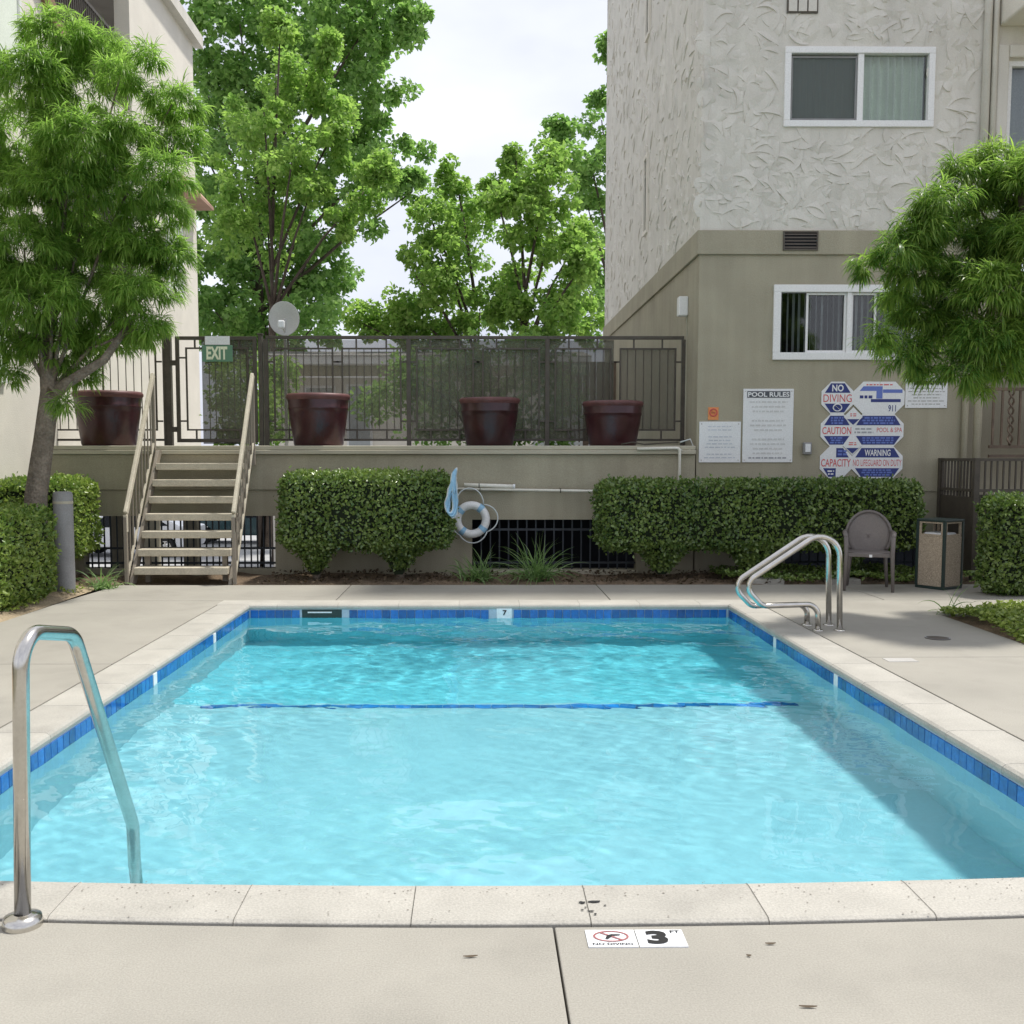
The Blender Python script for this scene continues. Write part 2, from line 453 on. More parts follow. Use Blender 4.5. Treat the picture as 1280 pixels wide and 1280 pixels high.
def hedge(name, label, x0, x1, y0, y1, z0, z1, m, dens, size, trunks=(), tops=0.0, bulge=0.05, light=None, flare=()):
    t = thing(name, label, 'hedge', ((x0 + x1) / 2, (y0 + y1) / 2, 0))
    i = 0.09
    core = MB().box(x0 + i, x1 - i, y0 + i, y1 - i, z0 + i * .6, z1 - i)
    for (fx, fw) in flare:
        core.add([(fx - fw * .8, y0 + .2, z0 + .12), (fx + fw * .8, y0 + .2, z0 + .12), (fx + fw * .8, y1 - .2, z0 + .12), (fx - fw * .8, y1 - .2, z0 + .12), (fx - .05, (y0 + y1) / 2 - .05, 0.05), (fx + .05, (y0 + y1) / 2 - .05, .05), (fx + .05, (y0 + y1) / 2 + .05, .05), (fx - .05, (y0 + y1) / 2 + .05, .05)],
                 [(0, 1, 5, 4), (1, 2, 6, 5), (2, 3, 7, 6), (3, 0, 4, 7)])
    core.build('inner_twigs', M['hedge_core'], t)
    dx, dy, dz = x1 - x0, y1 - y0, z1 - z0
    faces = [((x0, y0, z0), (dx, 0, 0), (0, 0, dz), (0, -1, 0)), ((x0, y1, z0), (dx, 0, 0), (0, 0, dz), (0, 1, 0)), ((x0, y0, z0), (0, dy, 0), (0, 0, dz), (-1, 0, 0)),
             ((x1, y0, z0), (0, dy, 0), (0, 0, dz), (1, 0, 0)), ((x0, y0, z1), (dx, 0, 0), (0, dy, 0), (0, 0, 1)), ((x0, y0, z0), (dx, 0, 0), (0, dy, 0), (0, 0, -1))]
    Ps, Ns = [], []
    for (o, u, v, nn) in faces:
        o, u, v, nn = map(np.array, (o, u, v, nn)); k = int(np.linalg.norm(u) * np.linalg.norm(v) * dens * (0.5 if nn[1] > 0 else 1))
        a, b = RNG.uniform(0, 1, (2, k)); P = o + a[:, None] * u + b[:, None] * v
        Ps.append(P); Ns.append(np.tile(nn, (k, 1)).astype(float))
    for (fx, fw) in flare:
        k = int(dens * fw * 3.0); h = RNG.uniform(0, 1, k); an = RNG.uniform(math.pi, 2 * math.pi, k)
        rr = .07 + fw * h ** 1.3; yc = (y0 + y1) / 2
        Ps.append(np.stack([fx + rr * np.cos(an), yc + np.minimum(rr, dy / 2) * np.sin(an), 0.12 + h * (z0 - .05)], 1)); Ns.append(np.stack([np.cos(an), np.sin(an), -0.3 * np.ones(k)], 1))
    P = np.concatenate(Ps); N = np.concatenate(Ns); n = len(P)
    # rounded corners and an uneven clipped surface
    c = np.array([(x0 + x1) / 2, (y0 + y1) / 2, (z0 + z1) / 2]); h = np.array([dx, dy, dz]) / 2; rr = min(.16, min(h) * .6)
    main = P[:, 2] > z0 - .04
    q = P - c; core_ = np.clip(q, -(h - rr), h - rr); ex = q - core_; le = np.linalg.norm(ex, axis=1, keepdims=True)
    P2 = c + core_ + np.where(le > 1e-6, ex / np.maximum(le, 1e-6) * np.minimum(le, rr), ex); P = np.where(main[:, None], P2, P)
    ph = RNG.uniform(0, 6, 6)
    wob = np.sin(P[:, 0] * 5 + ph[0]) * np.sin(P[:, 2] * 7 + ph[1]) * .5 + np.sin(P[:, 0] * 11 + P[:, 1] * 9 + ph[2]) * .3 + np.sin(P[:, 2] * 13 + P[:, 1] * 6 + ph[3]) * .3
    P = P + N * (wob * bulge * .6 + RNG.normal(0, .018, n) - RNG.exponential(.02, n) + np.where(RNG.uniform(0, 1, n) < .02, .045, 0))[:, None]
    hol = np.sin(P[:, 0] * 4.3 + ph[4]) + np.sin(P[:, 2] * 6.1 + P[:, 0] * 2.2 + ph[5]) + np.sin(P[:, 1] * 5 + P[:, 0] * 8.3)
    kp = (hol > -1.5) | (RNG.uniform(0, 1, n) < .45); P, N = P[kp], N[kp]; n = len(P)
    D = unit(RNG.normal(0, .8, P.shape) + N * .35 + np.array([0, 0, .25])); NN = unit(N + RNG.normal(0, .55, P.shape))
    s = size * RNG.uniform(.6, 1.3, n); V, T = leaves(P, D, NN, s, s * .62)
    np_mesh('foliage', V, T, m, t)
    # shoots that stick out of the top
    for (tx, ty, r) in trunks:
        pts = [(tx, ty, -.03), (tx + .03, ty - .01, z0 * .45), (tx - .02, ty + .02, z0 + .1)]
        MB().tube(pts, [r * 1.25, r, r * .8], 9).build('trunk', M['bark'], t)
        for k in range(3):
            a = random.uniform(-.35, .35)
            MB().tube([(tx, ty, z0 * .4), (tx + a * .6, ty - .04, z0 * .75), (tx + a, ty, z0 + .12)], [r * .5, r * .4, r * .3], 6).build('stem', M['bark'], t)
    return t


# ------------------------------------------------------------------ text and flat print
def text_mesh(s, bold=0.0):
    cu = bpy.data.curves.new('lettering', 'FONT'); cu.body = s; cu.resolution_u = 3; cu.offset = bold
    o = bpy.data.objects.new('lettering', cu); me = bpy.data.meshes.new_from_object(o)
    vs = [tuple(v.co) for v in me.vertices]; fs = [tuple(p.vertices) for p in me.polygons]
    bpy.data.objects.remove(o); bpy.data.meshes.remove(me); return vs, fs


def text(s, cx, cz, wd, ht, m, parent, y, flat=False, bold=0.015):
    """lettering that fills wd x ht, on the plane y (upright) or z = y (flat on the ground)"""
    vs, fs = text_mesh(s, bold)
    xs = [v[0] for v in vs]; ys = [v[1] for v in vs]; ax, bx, ay, by = min(xs), max(xs), min(ys), max(ys)
    out = []
    for v in vs:
        X = cx + ((v[0] - ax) / (bx - ax) - .5) * wd; Z = cz + ((v[1] - ay) / (by - ay) - .5) * ht
        out.append((X, Z, y) if flat else (X, y, Z))
    return MB().add(out, fs).build('lettering', m, parent)


def scribble(x0, x1, z0, z1, rows, m, parent, y, seed, fill=0.8, th=0.45, skip=()):
    """print too small to read: short dashes the length of words"""
    rn = random.Random(seed); b = MB(); dz = (z1 - z0) / rows
    for r in range(rows):
        if r in skip: continue
        z = z1 - (r + .5) * dz; wl = (x1 - x0) * rn.uniform(fill - .15, fill + .15); x = (x0 + x1 - wl) / 2; e = x + wl
        while x < e:
            l = min(rn.uniform(.02, .07), e - x); b.add([(x, y, z - dz * th / 2), (x + l, y, z - dz * th / 2), (x + l, y, z + dz * th / 2), (x, y, z + dz * th / 2)], [(0, 1, 2, 3)]); x += l + .014
    o = b.build('fine_print', m, parent); o['kind'] = 'stuff'; return o


def plate(poly, y0, y1): return MB().prism(poly, 'y', y0, y1)


# =================================================================== THE SETTING
PX0, PX1, PY1 = -2.32, 2.56, 10.36           # inner coping edges of the pool


def yn(x): return 3.497 + 0.017 * (x - .15) ** 2      # the near edge bows slightly
def yo(x): return 3.187 + 0.020 * (x - .15) ** 2


CW = 0.335
OX0, OX1, OY1 = PX0 - CW, PX1 + CW, PY1 + CW
WZ = -0.128                                   # water level

# ground: sheet to the horizon with a hole for the pool and one for the sunken garage
g = MB()
zg = -0.09


def gq(x0, x1, y0, y1, z=zg): g.add([(x0, y0, z), (x1, y0, z), (x1, y1, z), (x0, y1, z)], [(0, 1, 2, 3)])


gq(-400, PX0 - .1, -200, 13.5); gq(PX1 + .1, 400, -200, 13.5)
gq(PX0 - .1, PX1 + .1, -200, 3.45); gq(PX0 - .1, PX1 + .1, PY1 + .1, 13.5)
tag(g.build('ground', M['grass']), kind='structure')
g = MB(); gq(-400, 400, 13.5, 1200, -1.62)
tag(g.build('lower_yard_pavement', M['asphalt']), kind='structure')

# deck slabs
deck = setting('pool_deck')
JG = 0.014


def slab(poly, z1=0.0): return MB().prism(poly, 'z', -0.1, z1).build('deck_slab', M['deck'], deck, 0.005)


xs = np.linspace(-2.9, .2405, 14)
slab([(-4.2, -6), (.2405, -6)] + [(x, yo(x) - JG) for x in xs[::-1]] + [(-2.9, 3.4), (-4.2, 3.4)])
xs = np.linspace(.2465, 2.9, 12)
slab([(.2465, -6), (4.38, -6), (4.38, 3.4), (2.9, 3.4)] + [(x, yo(x) - JG) for x in xs[::-1]])
slab([(-4.36, 3.41), (OX0 - JG, 3.41), (OX0 - JG, 7.395), (-4.40, 7.395)])
slab([(-4.40, 7.405), (OX0 - JG, 7.405), (OX0 - JG, OY1 + JG), (-4.33, OY1 + JG)])
slab([(OX1 + JG, 3.41), (4.38, 3.41), (4.38, 7.60), (OX1 + JG, 7.60)])
slab([(OX1 + JG, 7.61), (4.40, 7.61), (4.44, 9.66), (OX1 + JG, 9.66)])
slab([(OX1 + JG, 9.67), (9.0, 9.67), (9.0, OY1 + JG), (OX1 + JG, OY1 + JG)])
for a, b in ((-4.33, -1.5), (-1.49, 1.4), (1.41, 4.3), (4.31, 9.0)):
    slab([(a, OY1 + JG * 2), (b, OY1 + JG * 2), (b, 12.03), (a + (.10 if a < -4 else 0), 12.03)])
# planting soil along the wall and beside the deck
b = MB(); n = 60
for (x0, x1, y0, y1, h, mm) in ((-9, 9, 12.04, 13.40, .0, 'soil'), (-9, -4.42, 4, 12.03, .02, 'dirt'), (4.46, 9, -2, 9.66, .03, 'soil')):
    v, f = [], []; nx = int((x1 - x0) * 6) + 1; ny = int((y1 - y0) * 6) + 1
    for j in range(ny + 1):
        for i in range(nx + 1):
            edge = min(i, nx - i, j, ny - j) > 0
            v.append((x0 + (x1 - x0) * i / nx, y0 + (y1 - y0) * j / ny, h - .015 + (random.uniform(-.02, .035) if edge else -.03)))
    for j in range(ny):
        for i in range(nx): k = j * (nx + 1) + i; f.append((k, k + 1, k + nx + 2, k + nx + 1))
    o = MB().add(v, f, True).build('planting_bed', M[mm]); tag(o, kind='structure')

# ------------------------------------------------------------------ the pool
pool = setting('swimming_pool')
D0, D1, D2, YB = -0.96, -1.10, -1.38, 7.72    # floor depths and the slope break
tx0, tx1, ty1 = PX0 - .012, PX1 + .012, PY1 + .012
zt = -0.04
v = [(tx0, 3.45, zt), (tx1, 3.45, zt), (tx1, ty1, zt), (tx0, ty1, zt), (tx0, 3.45, D0), (tx1, 3.45, D0), (tx1, ty1, D2), (tx0, ty1, D2), (tx0, YB, D1), (tx1, YB, D1)]
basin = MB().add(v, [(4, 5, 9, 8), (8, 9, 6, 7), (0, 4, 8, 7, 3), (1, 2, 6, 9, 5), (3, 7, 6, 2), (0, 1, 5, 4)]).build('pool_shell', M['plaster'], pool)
basin.data.materials.append(M['depth_tint_plaster'])
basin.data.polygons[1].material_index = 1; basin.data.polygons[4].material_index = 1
basin.cycles.is_caustics_receiver = True
# dark stripe of tiles at the slope break
t0 = MB().box(0, .118, 0, .08, 0, .012).build('floor_tile', M['tile_dark'], pool, loc=(-2.09, YB - .12, D1 + .004)); t0.cycles.is_caustics_receiver = True
nfl = int((2.43 + 2.09) / .122)
for i in range(1, nfl): share('floor_tile', t0, pool, (-2.09 + i * .122, YB - .12, D1 + .004))
# grout backing then waterline tiles
TP, TW, TH, TZ = 0.0838, 0.0785, 0.098, -0.148
B(tx0 + .001, tx1 - .001, ty1 - .003, ty1 + .02, TZ - .004, -.043).build('grout_bed', M['grout'], pool)
for xg in (tx0, tx1):
    s = 1 if xg < 0 else -1
    B(min(xg + s * .003, xg - s * .02), max(xg + s * .003, xg - s * .02), 3.5, ty1 - .004, TZ - .004, -.043).build('grout_bed', M['grout'], pool)
tf = MB().box(0, TW, -.008, .004, 0, TH).build('waterline_tile', M['tile'], pool, .002, 1, loc=(0, 0, 0))
tr_ = MB().box(-.004, .008, 0, TW, 0, TH).build('waterline_tile', M['tile'], pool, .002, 1, loc=(0, 0, 0))
twh = MB().box(0, TW, -.010, .004, 0, TH).build('depth_marker_tile', M['tile_white'], pool, .002, 1, loc=(0, 0, 0))
SK0, SK1 = -1.79, -1.385                      # skimmer mouth
MK0, MK1 = .195, .350                         # depth marker
first = True
for i in range(58):
    x = PX0 + .008 + i * TP
    if x + TW > SK0 and x < SK1: continue
    if x + TW > MK0 and x < MK1: continue
    if first: tf.location = (x, ty1 - .004, TZ); first = False
    else: share('waterline_tile', tf, pool, (x, ty1 - .004, TZ))
mk = MB().box(MK0, MK1, ty1 - .014, ty1, TZ - .02, -.035).build('depth_marker_tile', M['tile_white'], pool, .003)
text('7', (MK0 + MK1) / 2 + .005, -.078, .042, .055, M['black'], mk, ty1 - .0165, bold=.04)
first = True; fw = True
for side, (xg, s) in enumerate(((tx0, 1), (tx1, -1))):
    for i in range(82):
        y = ty1 - .02 - (i + 1) * TP
        if y < 3.56: break
        if any(abs(y + TW / 2 - q) < TP / 2 for q in ((7.3, 8.93) if side == 0 else (7.18, 8.75))):
            o = MB().box(-.006, .010, 0, TW, -.03, TH + .004).build('depth_marker_tile', M['tile_white'], pool, .002, 1, loc=(0, 0, 0)); o.location = (xg + s * .004, y, TZ); o.rotation_euler = (0, 0, 0); continue
        if first: tr_.location = (xg + s * .002, y, TZ); first = False
        else: share('waterline_tile', tr_, pool, (xg + s * .002 - (0.004 if s < 0 else 0), y, TZ))
twh.location = (MK0 + .04, ty1 - .004, TZ - .10)
twh.scale = (.9, 1, .9)
sk = MB().box(SK0, SK1, ty1 - .006, ty1 + .006, TZ, -.045).build('skimmer_mouth', M['green_metal'], pool)
B(SK0 + .06, SK1 - .10, ty1 - .020, ty1 - .008, -.078, -.066).build('skimmer_bar', M['signw'], sk)

# coping stones: bullnose profile swept along each edge
PROF = [(0.02, -.048), (0.004, -.040), (0.0, -.022), (0.006, -.006), (0.022, .006), (.06, .010), (.315, .008), (.331, .001), (.335, -.06), (.02, -.06)]


def stone(fn, a, b, nseg=4, nm='coping_stone'):
    v, f = [], []; k = len(PROF); L_ = b - a
    for i in range(nseg + 1):
        s = a + L_ * i / nseg
        for (u, z) in PROF: x, y = fn(s, u / CW); v.append((x, y, z))
    for i in range(nseg):
        for j in range(k): f.append((i * k + j, i * k + (j + 1) % k, (i + 1) * k + (j + 1) % k, (i + 1) * k + j))
    f += [tuple(range(k)), tuple(range(nseg * k, (nseg + 1) * k))[::-1]]
    return MB().add(v, f).build(nm, M['coping'], pool, .0022, 1)


def near_edge(s, u): return (s, yn(s) + (yo(s) - yn(s)) * u)


NJ = [-2.66, -2.0, -1.40, -.79, -.215, .366, .945, 1.50, 2.1, 2.89]
for a, b in zip(NJ[:-1], NJ[1:]): stone(near_edge, a + .0012, b - .0012, 6)
ys_ = np.linspace(3.66, PY1, 12)
for a, b in zip(ys_[:-1], ys_[1:]):
    stone(lambda s, u: (PX0 - CW * u, s), a + .0006, b - .0006, 1)
    stone(lambda s, u: (PX1 + CW * u, s), a + .0006, b - .0006, 1)
# short closing stones beside the near corners
stone(lambda s, u: (PX0 - CW * u, s), 3.60, 3.6585, 1); stone(lambda s, u: (PX1 + CW * u, s), 3.60, 3.6585, 1)
xs_ = np.linspace(OX0, OX1, 10)
for a, b in zip(xs_[:-1], xs_[1:]): stone(lambda s, u: (s, PY1 + CW * u), a + .0006, b - .0006, 1)
# chipped dark patch on the near coping
cp = MB()
for (cx, cy, rx, ry) in ((.392, 3.335, .030, .008), (.350, 3.328, .014, .009), (.372, 3.262, .016, .005), (.345, 3.27, .008, .004), (.425, 3.305, .006, .004), (.385, 3.24, .006, .006), (.358, 3.29, .005, .004)):
    pts = [(cx + rx * math.cos(q) * random.uniform(.6, 1.1), cy + ry * math.sin(q) * random.uniform(.6, 1.2), .0125) for q in np.linspace(0, 2 * math.pi, 11)[:-1]]
    cp.add(pts, [tuple(range(10))])
cp.build('coping_chip', M['black'], pool)
# pits in the near coping edge
b = MB()
for i in range(260):
    x = random.uniform(-1.75, 2.0); y = yn(x) - random.uniform(.012, .30) ** 1.0 * (1 if random.random() < .5 else .35) - .008; r = random.uniform(.001, .0028)
    b.add([(x + r * 1.5 * math.cos(q), y + r * math.sin(q), .0118) for q in np.linspace(0, 2 * math.pi, 7)[:-1]], [(0, 1, 2, 3, 4, 5)])
o = b.build('coping_pits', mat('pit_shadow', (.17, .15, .125), .9), pool); o['kind'] = 'stuff'

# water: rippled surface over a closed body whose surface tint stands in for red absorption
nx, ny = 420, 600
X, Y = np.meshgrid(np.linspace(PX0 - .045, PX1 + .045, nx), np.linspace(3.41, PY1 + .045, ny))
Z = np.zeros_like(X); rw = np.random.default_rng(3)
for i in range(46):
    lam = math.exp(rw.uniform(math.log(.14), math.log(1.0))); th = rw.normal(1.35, .75); k = 2 * math.pi / lam
    wx = X + .12 * np.sin(Y * 1.7 + i) + .08 * np.sin(X * 2.3 + 2 * i); wy = Y + .12 * np.sin(X * 1.9 + 1.3 * i)
    Z += .0020 * lam ** 1.15 * np.sin(k * (wx * math.cos(th) + wy * math.sin(th)) + rw.uniform(0, 7))
for i in range(40):
    lam = math.exp(rw.uniform(math.log(.055), math.log(.16))); th = rw.normal(1.4, .6); k = 2 * math.pi / lam
    Z += (.0019) * lam * np.sin(k * (X * math.cos(th) + Y * math.sin(th)) + .8 * np.sin(X * 3.1 + i) + .8 * np.sin(Y * 2.7 + 2 * i) + rw.uniform(0, 7)) * (.5 + .5 * np.sin(X * 1.3 + i) * np.sin(Y * 1.1 + 2 * i))
patch = .75 + .45 * np.sin(X * .9 + 1.0) * np.sin(Y * .8 + .4) + .3 * np.sin(X * 1.7 - Y * 1.1)
Z = WZ + .62 * Z * patch * (.8 + .9 * np.clip((Y - 7.8) / 1.8, 0, 1))
Vt = np.stack([X, Y, Z], -1).reshape(-1, 3); idx = np.arange(nx * ny).reshape(ny, nx)
q = np.stack([idx[:-1, :-1], idx[:-1, 1:], idx[1:, 1:], idx[1:, :-1]], -1).reshape(-1, 4).tolist()
rim = list(idx[0, :]) + list(idx[1:, -1]) + list(idx[-1, -2::-1]) + list(idx[-2:0:-1, 0])
vb = Vt.tolist(); nb = len(vb)
for k in rim: x, y, z = vb[k]; vb.append([x, y, -2.6])
m_ = len(rim); sides = [[rim[i], nb + i, nb + (i + 1) % m_, rim[(i + 1) % m_]] for i in range(m_)]
me = bpy.data.meshes.new('water'); me.from_pydata(vb, [], q + sides + [[nb + i for i in range(m_)]])
me.polygons.foreach_set('use_smooth', [i < len(q) for i in range(len(me.polygons))])
sharp = me.attributes.new('sharp_edge', 'BOOLEAN', 'EDGE')
nv = nx * ny; ev = np.zeros(len(me.edges) * 2, dtype=np.int32); me.edges.foreach_get('vertices', ev); ev = ev.reshape(-1, 2)
rimset = np.zeros(len(vb), bool); rimset[rim] = True
sharp.data.foreach_set('value', (rimset[ev[:, 0]] & rimset[ev[:, 1]]).tolist())
wm = bpy.data.materials.new('pool_water'); wm.use_nodes = True; t = wm.node_tree; t.nodes.clear()
out = t.nodes.new('ShaderNodeOutputMaterial'); gl = t.nodes.new('ShaderNodeBsdfRefraction'); gl.inputs['IOR'].default_value = 1.33; gl.inputs['Roughness'].default_value = 0
gl.inputs['Color'].default_value = (0.65, 0.95, 1.0, 1)
rf_ = t.nodes.new('ShaderNodeBsdfGlossy'); rf_.inputs['Roughness'].default_value = 0.0; rf_.inputs['Color'].default_value = (1, 1, 1, 1)
fr = t.nodes.new('ShaderNodeFresnel'); fr.inputs['IOR'].default_value = 1.33; ms = t.nodes.new('ShaderNodeMixShader')
t.links.new(fr.outputs[0], ms.inputs[0]); t.links.new(gl.outputs[0], ms.inputs[1]); t.links.new(rf_.outputs[0], ms.inputs[2]); t.links.new(ms.outputs[0], out.inputs['Surface'])

water = link_mesh('water', me, wm, None); tag(water, kind='structure')
water.cycles.is_caustics_caster = True

# ------------------------------------------------------------------ terrace wall, garage under it
WY = 13.4
tw = thing('terrace_wall', 'olive stucco retaining wall of the raised terrace behind the stairs', 'wall', (-1.4, WY, 0))
XL, XR = -9.0, 2.84


def wall_with_holes(x0, x1, z0, z1, holes, y0, y1, mb):
    xs = sorted({x0, x1, *[h[0] for h in holes], *[h[1] for h in holes]}); zs = sorted({z0, z1, *[h[2] for h in holes], *[h[3] for h in holes]})
    for i in range(len(xs) - 1):
        for j in range(len(zs) - 1):
            cx, cz = (xs[i] + xs[i + 1]) / 2, (zs[j] + zs[j + 1]) / 2
            if not any(h[0] < cx < h[1] and h[2] < cz < h[3] for h in holes): mb.box(xs[i], xs[i + 1], y0, y1, zs[j], zs[j + 1])
    return mb


HA, HB = (-5.16, -2.65, .05, .74), (-.07, 2.09, .03, .69)
HC = (4.05, 5.90, .03, .70)
wall_with_holes(XL, XR, -1.7, 1.08, [HA, HB], WY, WY + .2, MB()).build('lower_wall', M['olive'], tw)
B(XL, XR, WY - .03, WY + .2, 1.083, 1.54).build('upper_wall', M['olive'], tw, .004)
B(-5.70, XR, WY - .085, WY + .3, 1.543, 1.598).build('ledge_moulding', M['olive_lip'], tw, .008)
B(-5.70, XR, WY - .055, WY + .3, 1.600, 1.655).build('ledge_cap', M['olive_lip'], tw, .01)
B(-.09, 2.11, WY - .05, WY + .02, -.035, .026).build('window_sill', M['olive_lip'], tw, .004)
B(XL, XR, WY + .31, 24.0, 1.45, 1.645).build('terrace_slab', M['concrete'], tw)
for (x, y) in ((-7.5, 23.6), (-2.3, 23.6), (-7.8, 17.5)): B(x - .15, x + .15, y - .15, y + .15, -1.62, 1.449).build('garage_column', M['olive'], tw)
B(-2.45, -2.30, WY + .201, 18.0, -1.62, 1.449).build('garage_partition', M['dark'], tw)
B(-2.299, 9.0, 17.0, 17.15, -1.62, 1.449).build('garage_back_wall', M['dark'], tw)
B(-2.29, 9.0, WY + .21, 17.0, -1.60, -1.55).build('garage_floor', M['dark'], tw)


def grille(parent, h, sp, rails, y):
    x0, x1, z0, z1 = h; gr = MB()
    for rz in rails: gr.box(x0, x1, y - .012, y + .012, rz - .014, rz + .014)
    gr = gr.build('window_grille', M['iron_dark'], parent)
    n = int((x1 - x0) / sp); b0 = None
    for i in range(1, n + 1):
        x = x0 + (x1 - x0) * i / (n + 1)
        if b0 is None:
            b0 = MB().box(-.009, .009, -.009, .009, z0, z1).build('bar', M['iron_dark'], gr, loc=(x, y - .002, 0))
        else: share('bar', b0, gr, (x - org(gr).x, y - .002 - org(gr).y, -org(gr).z))
    return gr


grille(tw, HA, .085, (.31, .115), WY + .08)
grille(tw, HB, .125, (.555, .115), WY + .08)

# ------------------------------------------------------------------ right building
rb = thing('apartment_building', 'pale trowelled stucco apartment block with an olive ground floor beside the terrace', 'building', (5.5, 18, 0))
CX = 2.86; BY = WY; BBK = 23.3; BTOP = 11.6
UW = (at(983, 61, BY).x, at(1167, 61, BY).x, at(1000, 157, BY).z, at(1000, 61, BY).z)    # upper window hole
LW = (at(969, 358, BY).x, at(1150, 358, BY).x, at(1000, 448, BY).z, at(1000, 358, BY).z)
RW = (6.76, 8.4, 5.35, 6.55)
lw_ = wall_with_holes(CX, 6.42, -.1, 4.10, [LW, HC], BY, BY + .25, MB())
lw_.box(CX, CX + .25, BY + .251, BBK, 1.2, 4.10)
lw_.build('lower_wall', M['olive'], rb)
uw_ = wall_with_holes(CX, 9.5, 4.412, BTOP, [UW, RW], BY, BY + .25, MB())
uw_.box(CX, CX + .25, BY + .251, BBK, 4.412, BTOP)
uw_.build('upper_wall', M['stucco'], rb)
MB().prism([(CX - .035, BY - .035), (9.4, BY - .035), (9.4, BY + .2), (CX + .2, BY + .2), (CX + .2, BBK), (CX - .035, BBK)], 'z', 4.102, 4.41).build('belt_band', M['olive'], rb, .01)
B(CX - .2, 9.6, BY - .3, BBK + .2, BTOP, BTOP + .2).build('roof', M['roofing'], rb)
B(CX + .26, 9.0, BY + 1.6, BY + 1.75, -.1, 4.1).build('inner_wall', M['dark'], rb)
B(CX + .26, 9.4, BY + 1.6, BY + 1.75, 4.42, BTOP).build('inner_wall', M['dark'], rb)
B(9.0, 9.2, BY, BBK, -.1, 4.1).build('end_wall', M['olive'], rb)
B(6.425, 9.0, BY + .4, BY + 1.59, 3.7, 3.95).build('patio_ceiling', M['olive'], rb)
B(6.43, 8.99, BY + 1.2, BY + 1.3, -.05, 3.69).build('patio_wall', M['olive'], rb)
grille(rb, HC, .12, (.55, .12), BY + .08)
# recess frame of the window at the far right
mb = MB(); mb.box(6.60, 6.75, BY - .05, BY - .001, 4.9, 6.72); mb.box(6.751, 8.6, BY - .05, BY - .001, 6.56, 6.72)
mb.build('window_surround', M['stucco'], rb, .03, 3)
B(6.62, 9.0, BY - .9, BY - .001, 6.95, 7.35).build('balcony', M['cream'], rb, .03, 3)
# trowelled ridges in the stucco
def ridges(origin, ux, uz, nn, W_, H_, count, holes, seed):
    rn = random.Random(seed); b = MB(); o = Vector(origin); ux = Vector(ux); uz = Vector(uz); nn = Vector(nn)
    for i in range(count):
        cx, cz = rn.uniform(.05, W_ - .05), rn.uniform(.05, H_ - .05)
        if any(h[0] - .1 < cx < h[1] + .1 and h[2] - .1 < cz < h[3] + .1 for h in holes): continue
        an = rn.uniform(0, 6.283); ln = rn.uniform(.12, .40); bend = rn.uniform(-.5, .5); wd = rn.uniform(.07, .19); hh = rn.uniform(.008, .026)
        k = 7; vs = []
        for j in range(k + 1):
            s = (j / k - .5); lx = s * ln; lz = bend * ln * (s * s * 4 - 1) * .5; taper = max(0.02, (1 - (2 * s) ** 2)) ** .6
            for (off, hgt) in ((-.006, -.004), (0, hh * taper), (wd * taper, -.003)):
                x = lx; z = lz + off
                X_ = cx + x * math.cos(an) - z * math.sin(an); Z_ = cz + x * math.sin(an) + z * math.cos(an)
                vs.append(o + ux * X_ + uz * Z_ + nn * hgt)
        fs = []
        for j in range(k):
            a = j * 3; fs += [(a, a + 3, a + 4, a + 1), (a + 1, a + 4, a + 5, a + 2)]
        b.add(vs, fs, False)
    return b


o = ridges((CX, BY, 4.42), (1, 0, 0), (0, 0, 1), (0, -1, 0), 3.55, 4.2, 1250, [(UW[0] - CX, UW[1] - CX, UW[2] - 4.42, UW[3] - 4.42), (3.9 - CX, 4.45 - CX, 7.1 - 4.42, 7.7 - 4.42)], 5).build('stucco_ridges', M['stucco'], rb); o['kind'] = 'stuff'
o = ridges((CX, BY, 4.42), (0, 1, 0), (0, 0, 1), (-1, 0, 0), 9.8, 7.0, 1500, [], 6).build('stucco_ridges', M['stucco'], rb); o['kind'] = 'stuff'


def win_frame(parent, h, y, fw=.06, out=.035):
    x0, x1, z0, z1 = h; mb = MB()
    for (a, b, c, d) in ((x0 - .02, x1 + .02, z0 - .02, z0 + fw), (x0 - .02, x1 + .02, z1 - fw, z1 + .02), (x0 - .02, x0 + fw, z0 + fw, z1 - fw), (x1 - fw, x1 + .02, z0 + fw, z1 - fw)):
        mb.box(a, b, y - out, y + .07, c, d)
    wn = mb.build('window', M['white'], parent, .006)
    return wn


def sash(wn, x0, x1, z0, z1, y, t=.028, mm='white'):
    mb = MB()
    for (a, b, c, d) in ((x0, x1, z0, z0 + t), (x0, x1, z1 - t, z1), (x0, x0 + t, z0 + t, z1 - t), (x1 - t, x1, z0 + t, z1 - t)): mb.box(a, b, y - .012, y + .012, c, d)
    return mb.build('sash', M[mm], wn, .003)


def pane(wn, x0, x1, z0, z1, y, mm='glass'): return B(x0, x1, y - .002, y + .002, z0, z1).build('pane', M[mm], wn)


def drape(wn, x0, x1, z0, z1, y, m, folds, amp=.025, nm='curtain', seed=1):
    rn = random.Random(seed); n = folds * 8; v, f = [], []; ph = 0
    for i in range(n + 1):
        x = x0 + (x1 - x0) * i / n; ph += rn.uniform(.4, 1.2); yy = y + amp * math.sin(ph)
        v += [(x, yy, z0), (x, yy, z1)]
    for i in range(n): f.append((2 * i, 2 * i + 2, 2 * i + 3, 2 * i + 1))
    return MB().add(v, f, True).build(nm, m, wn)


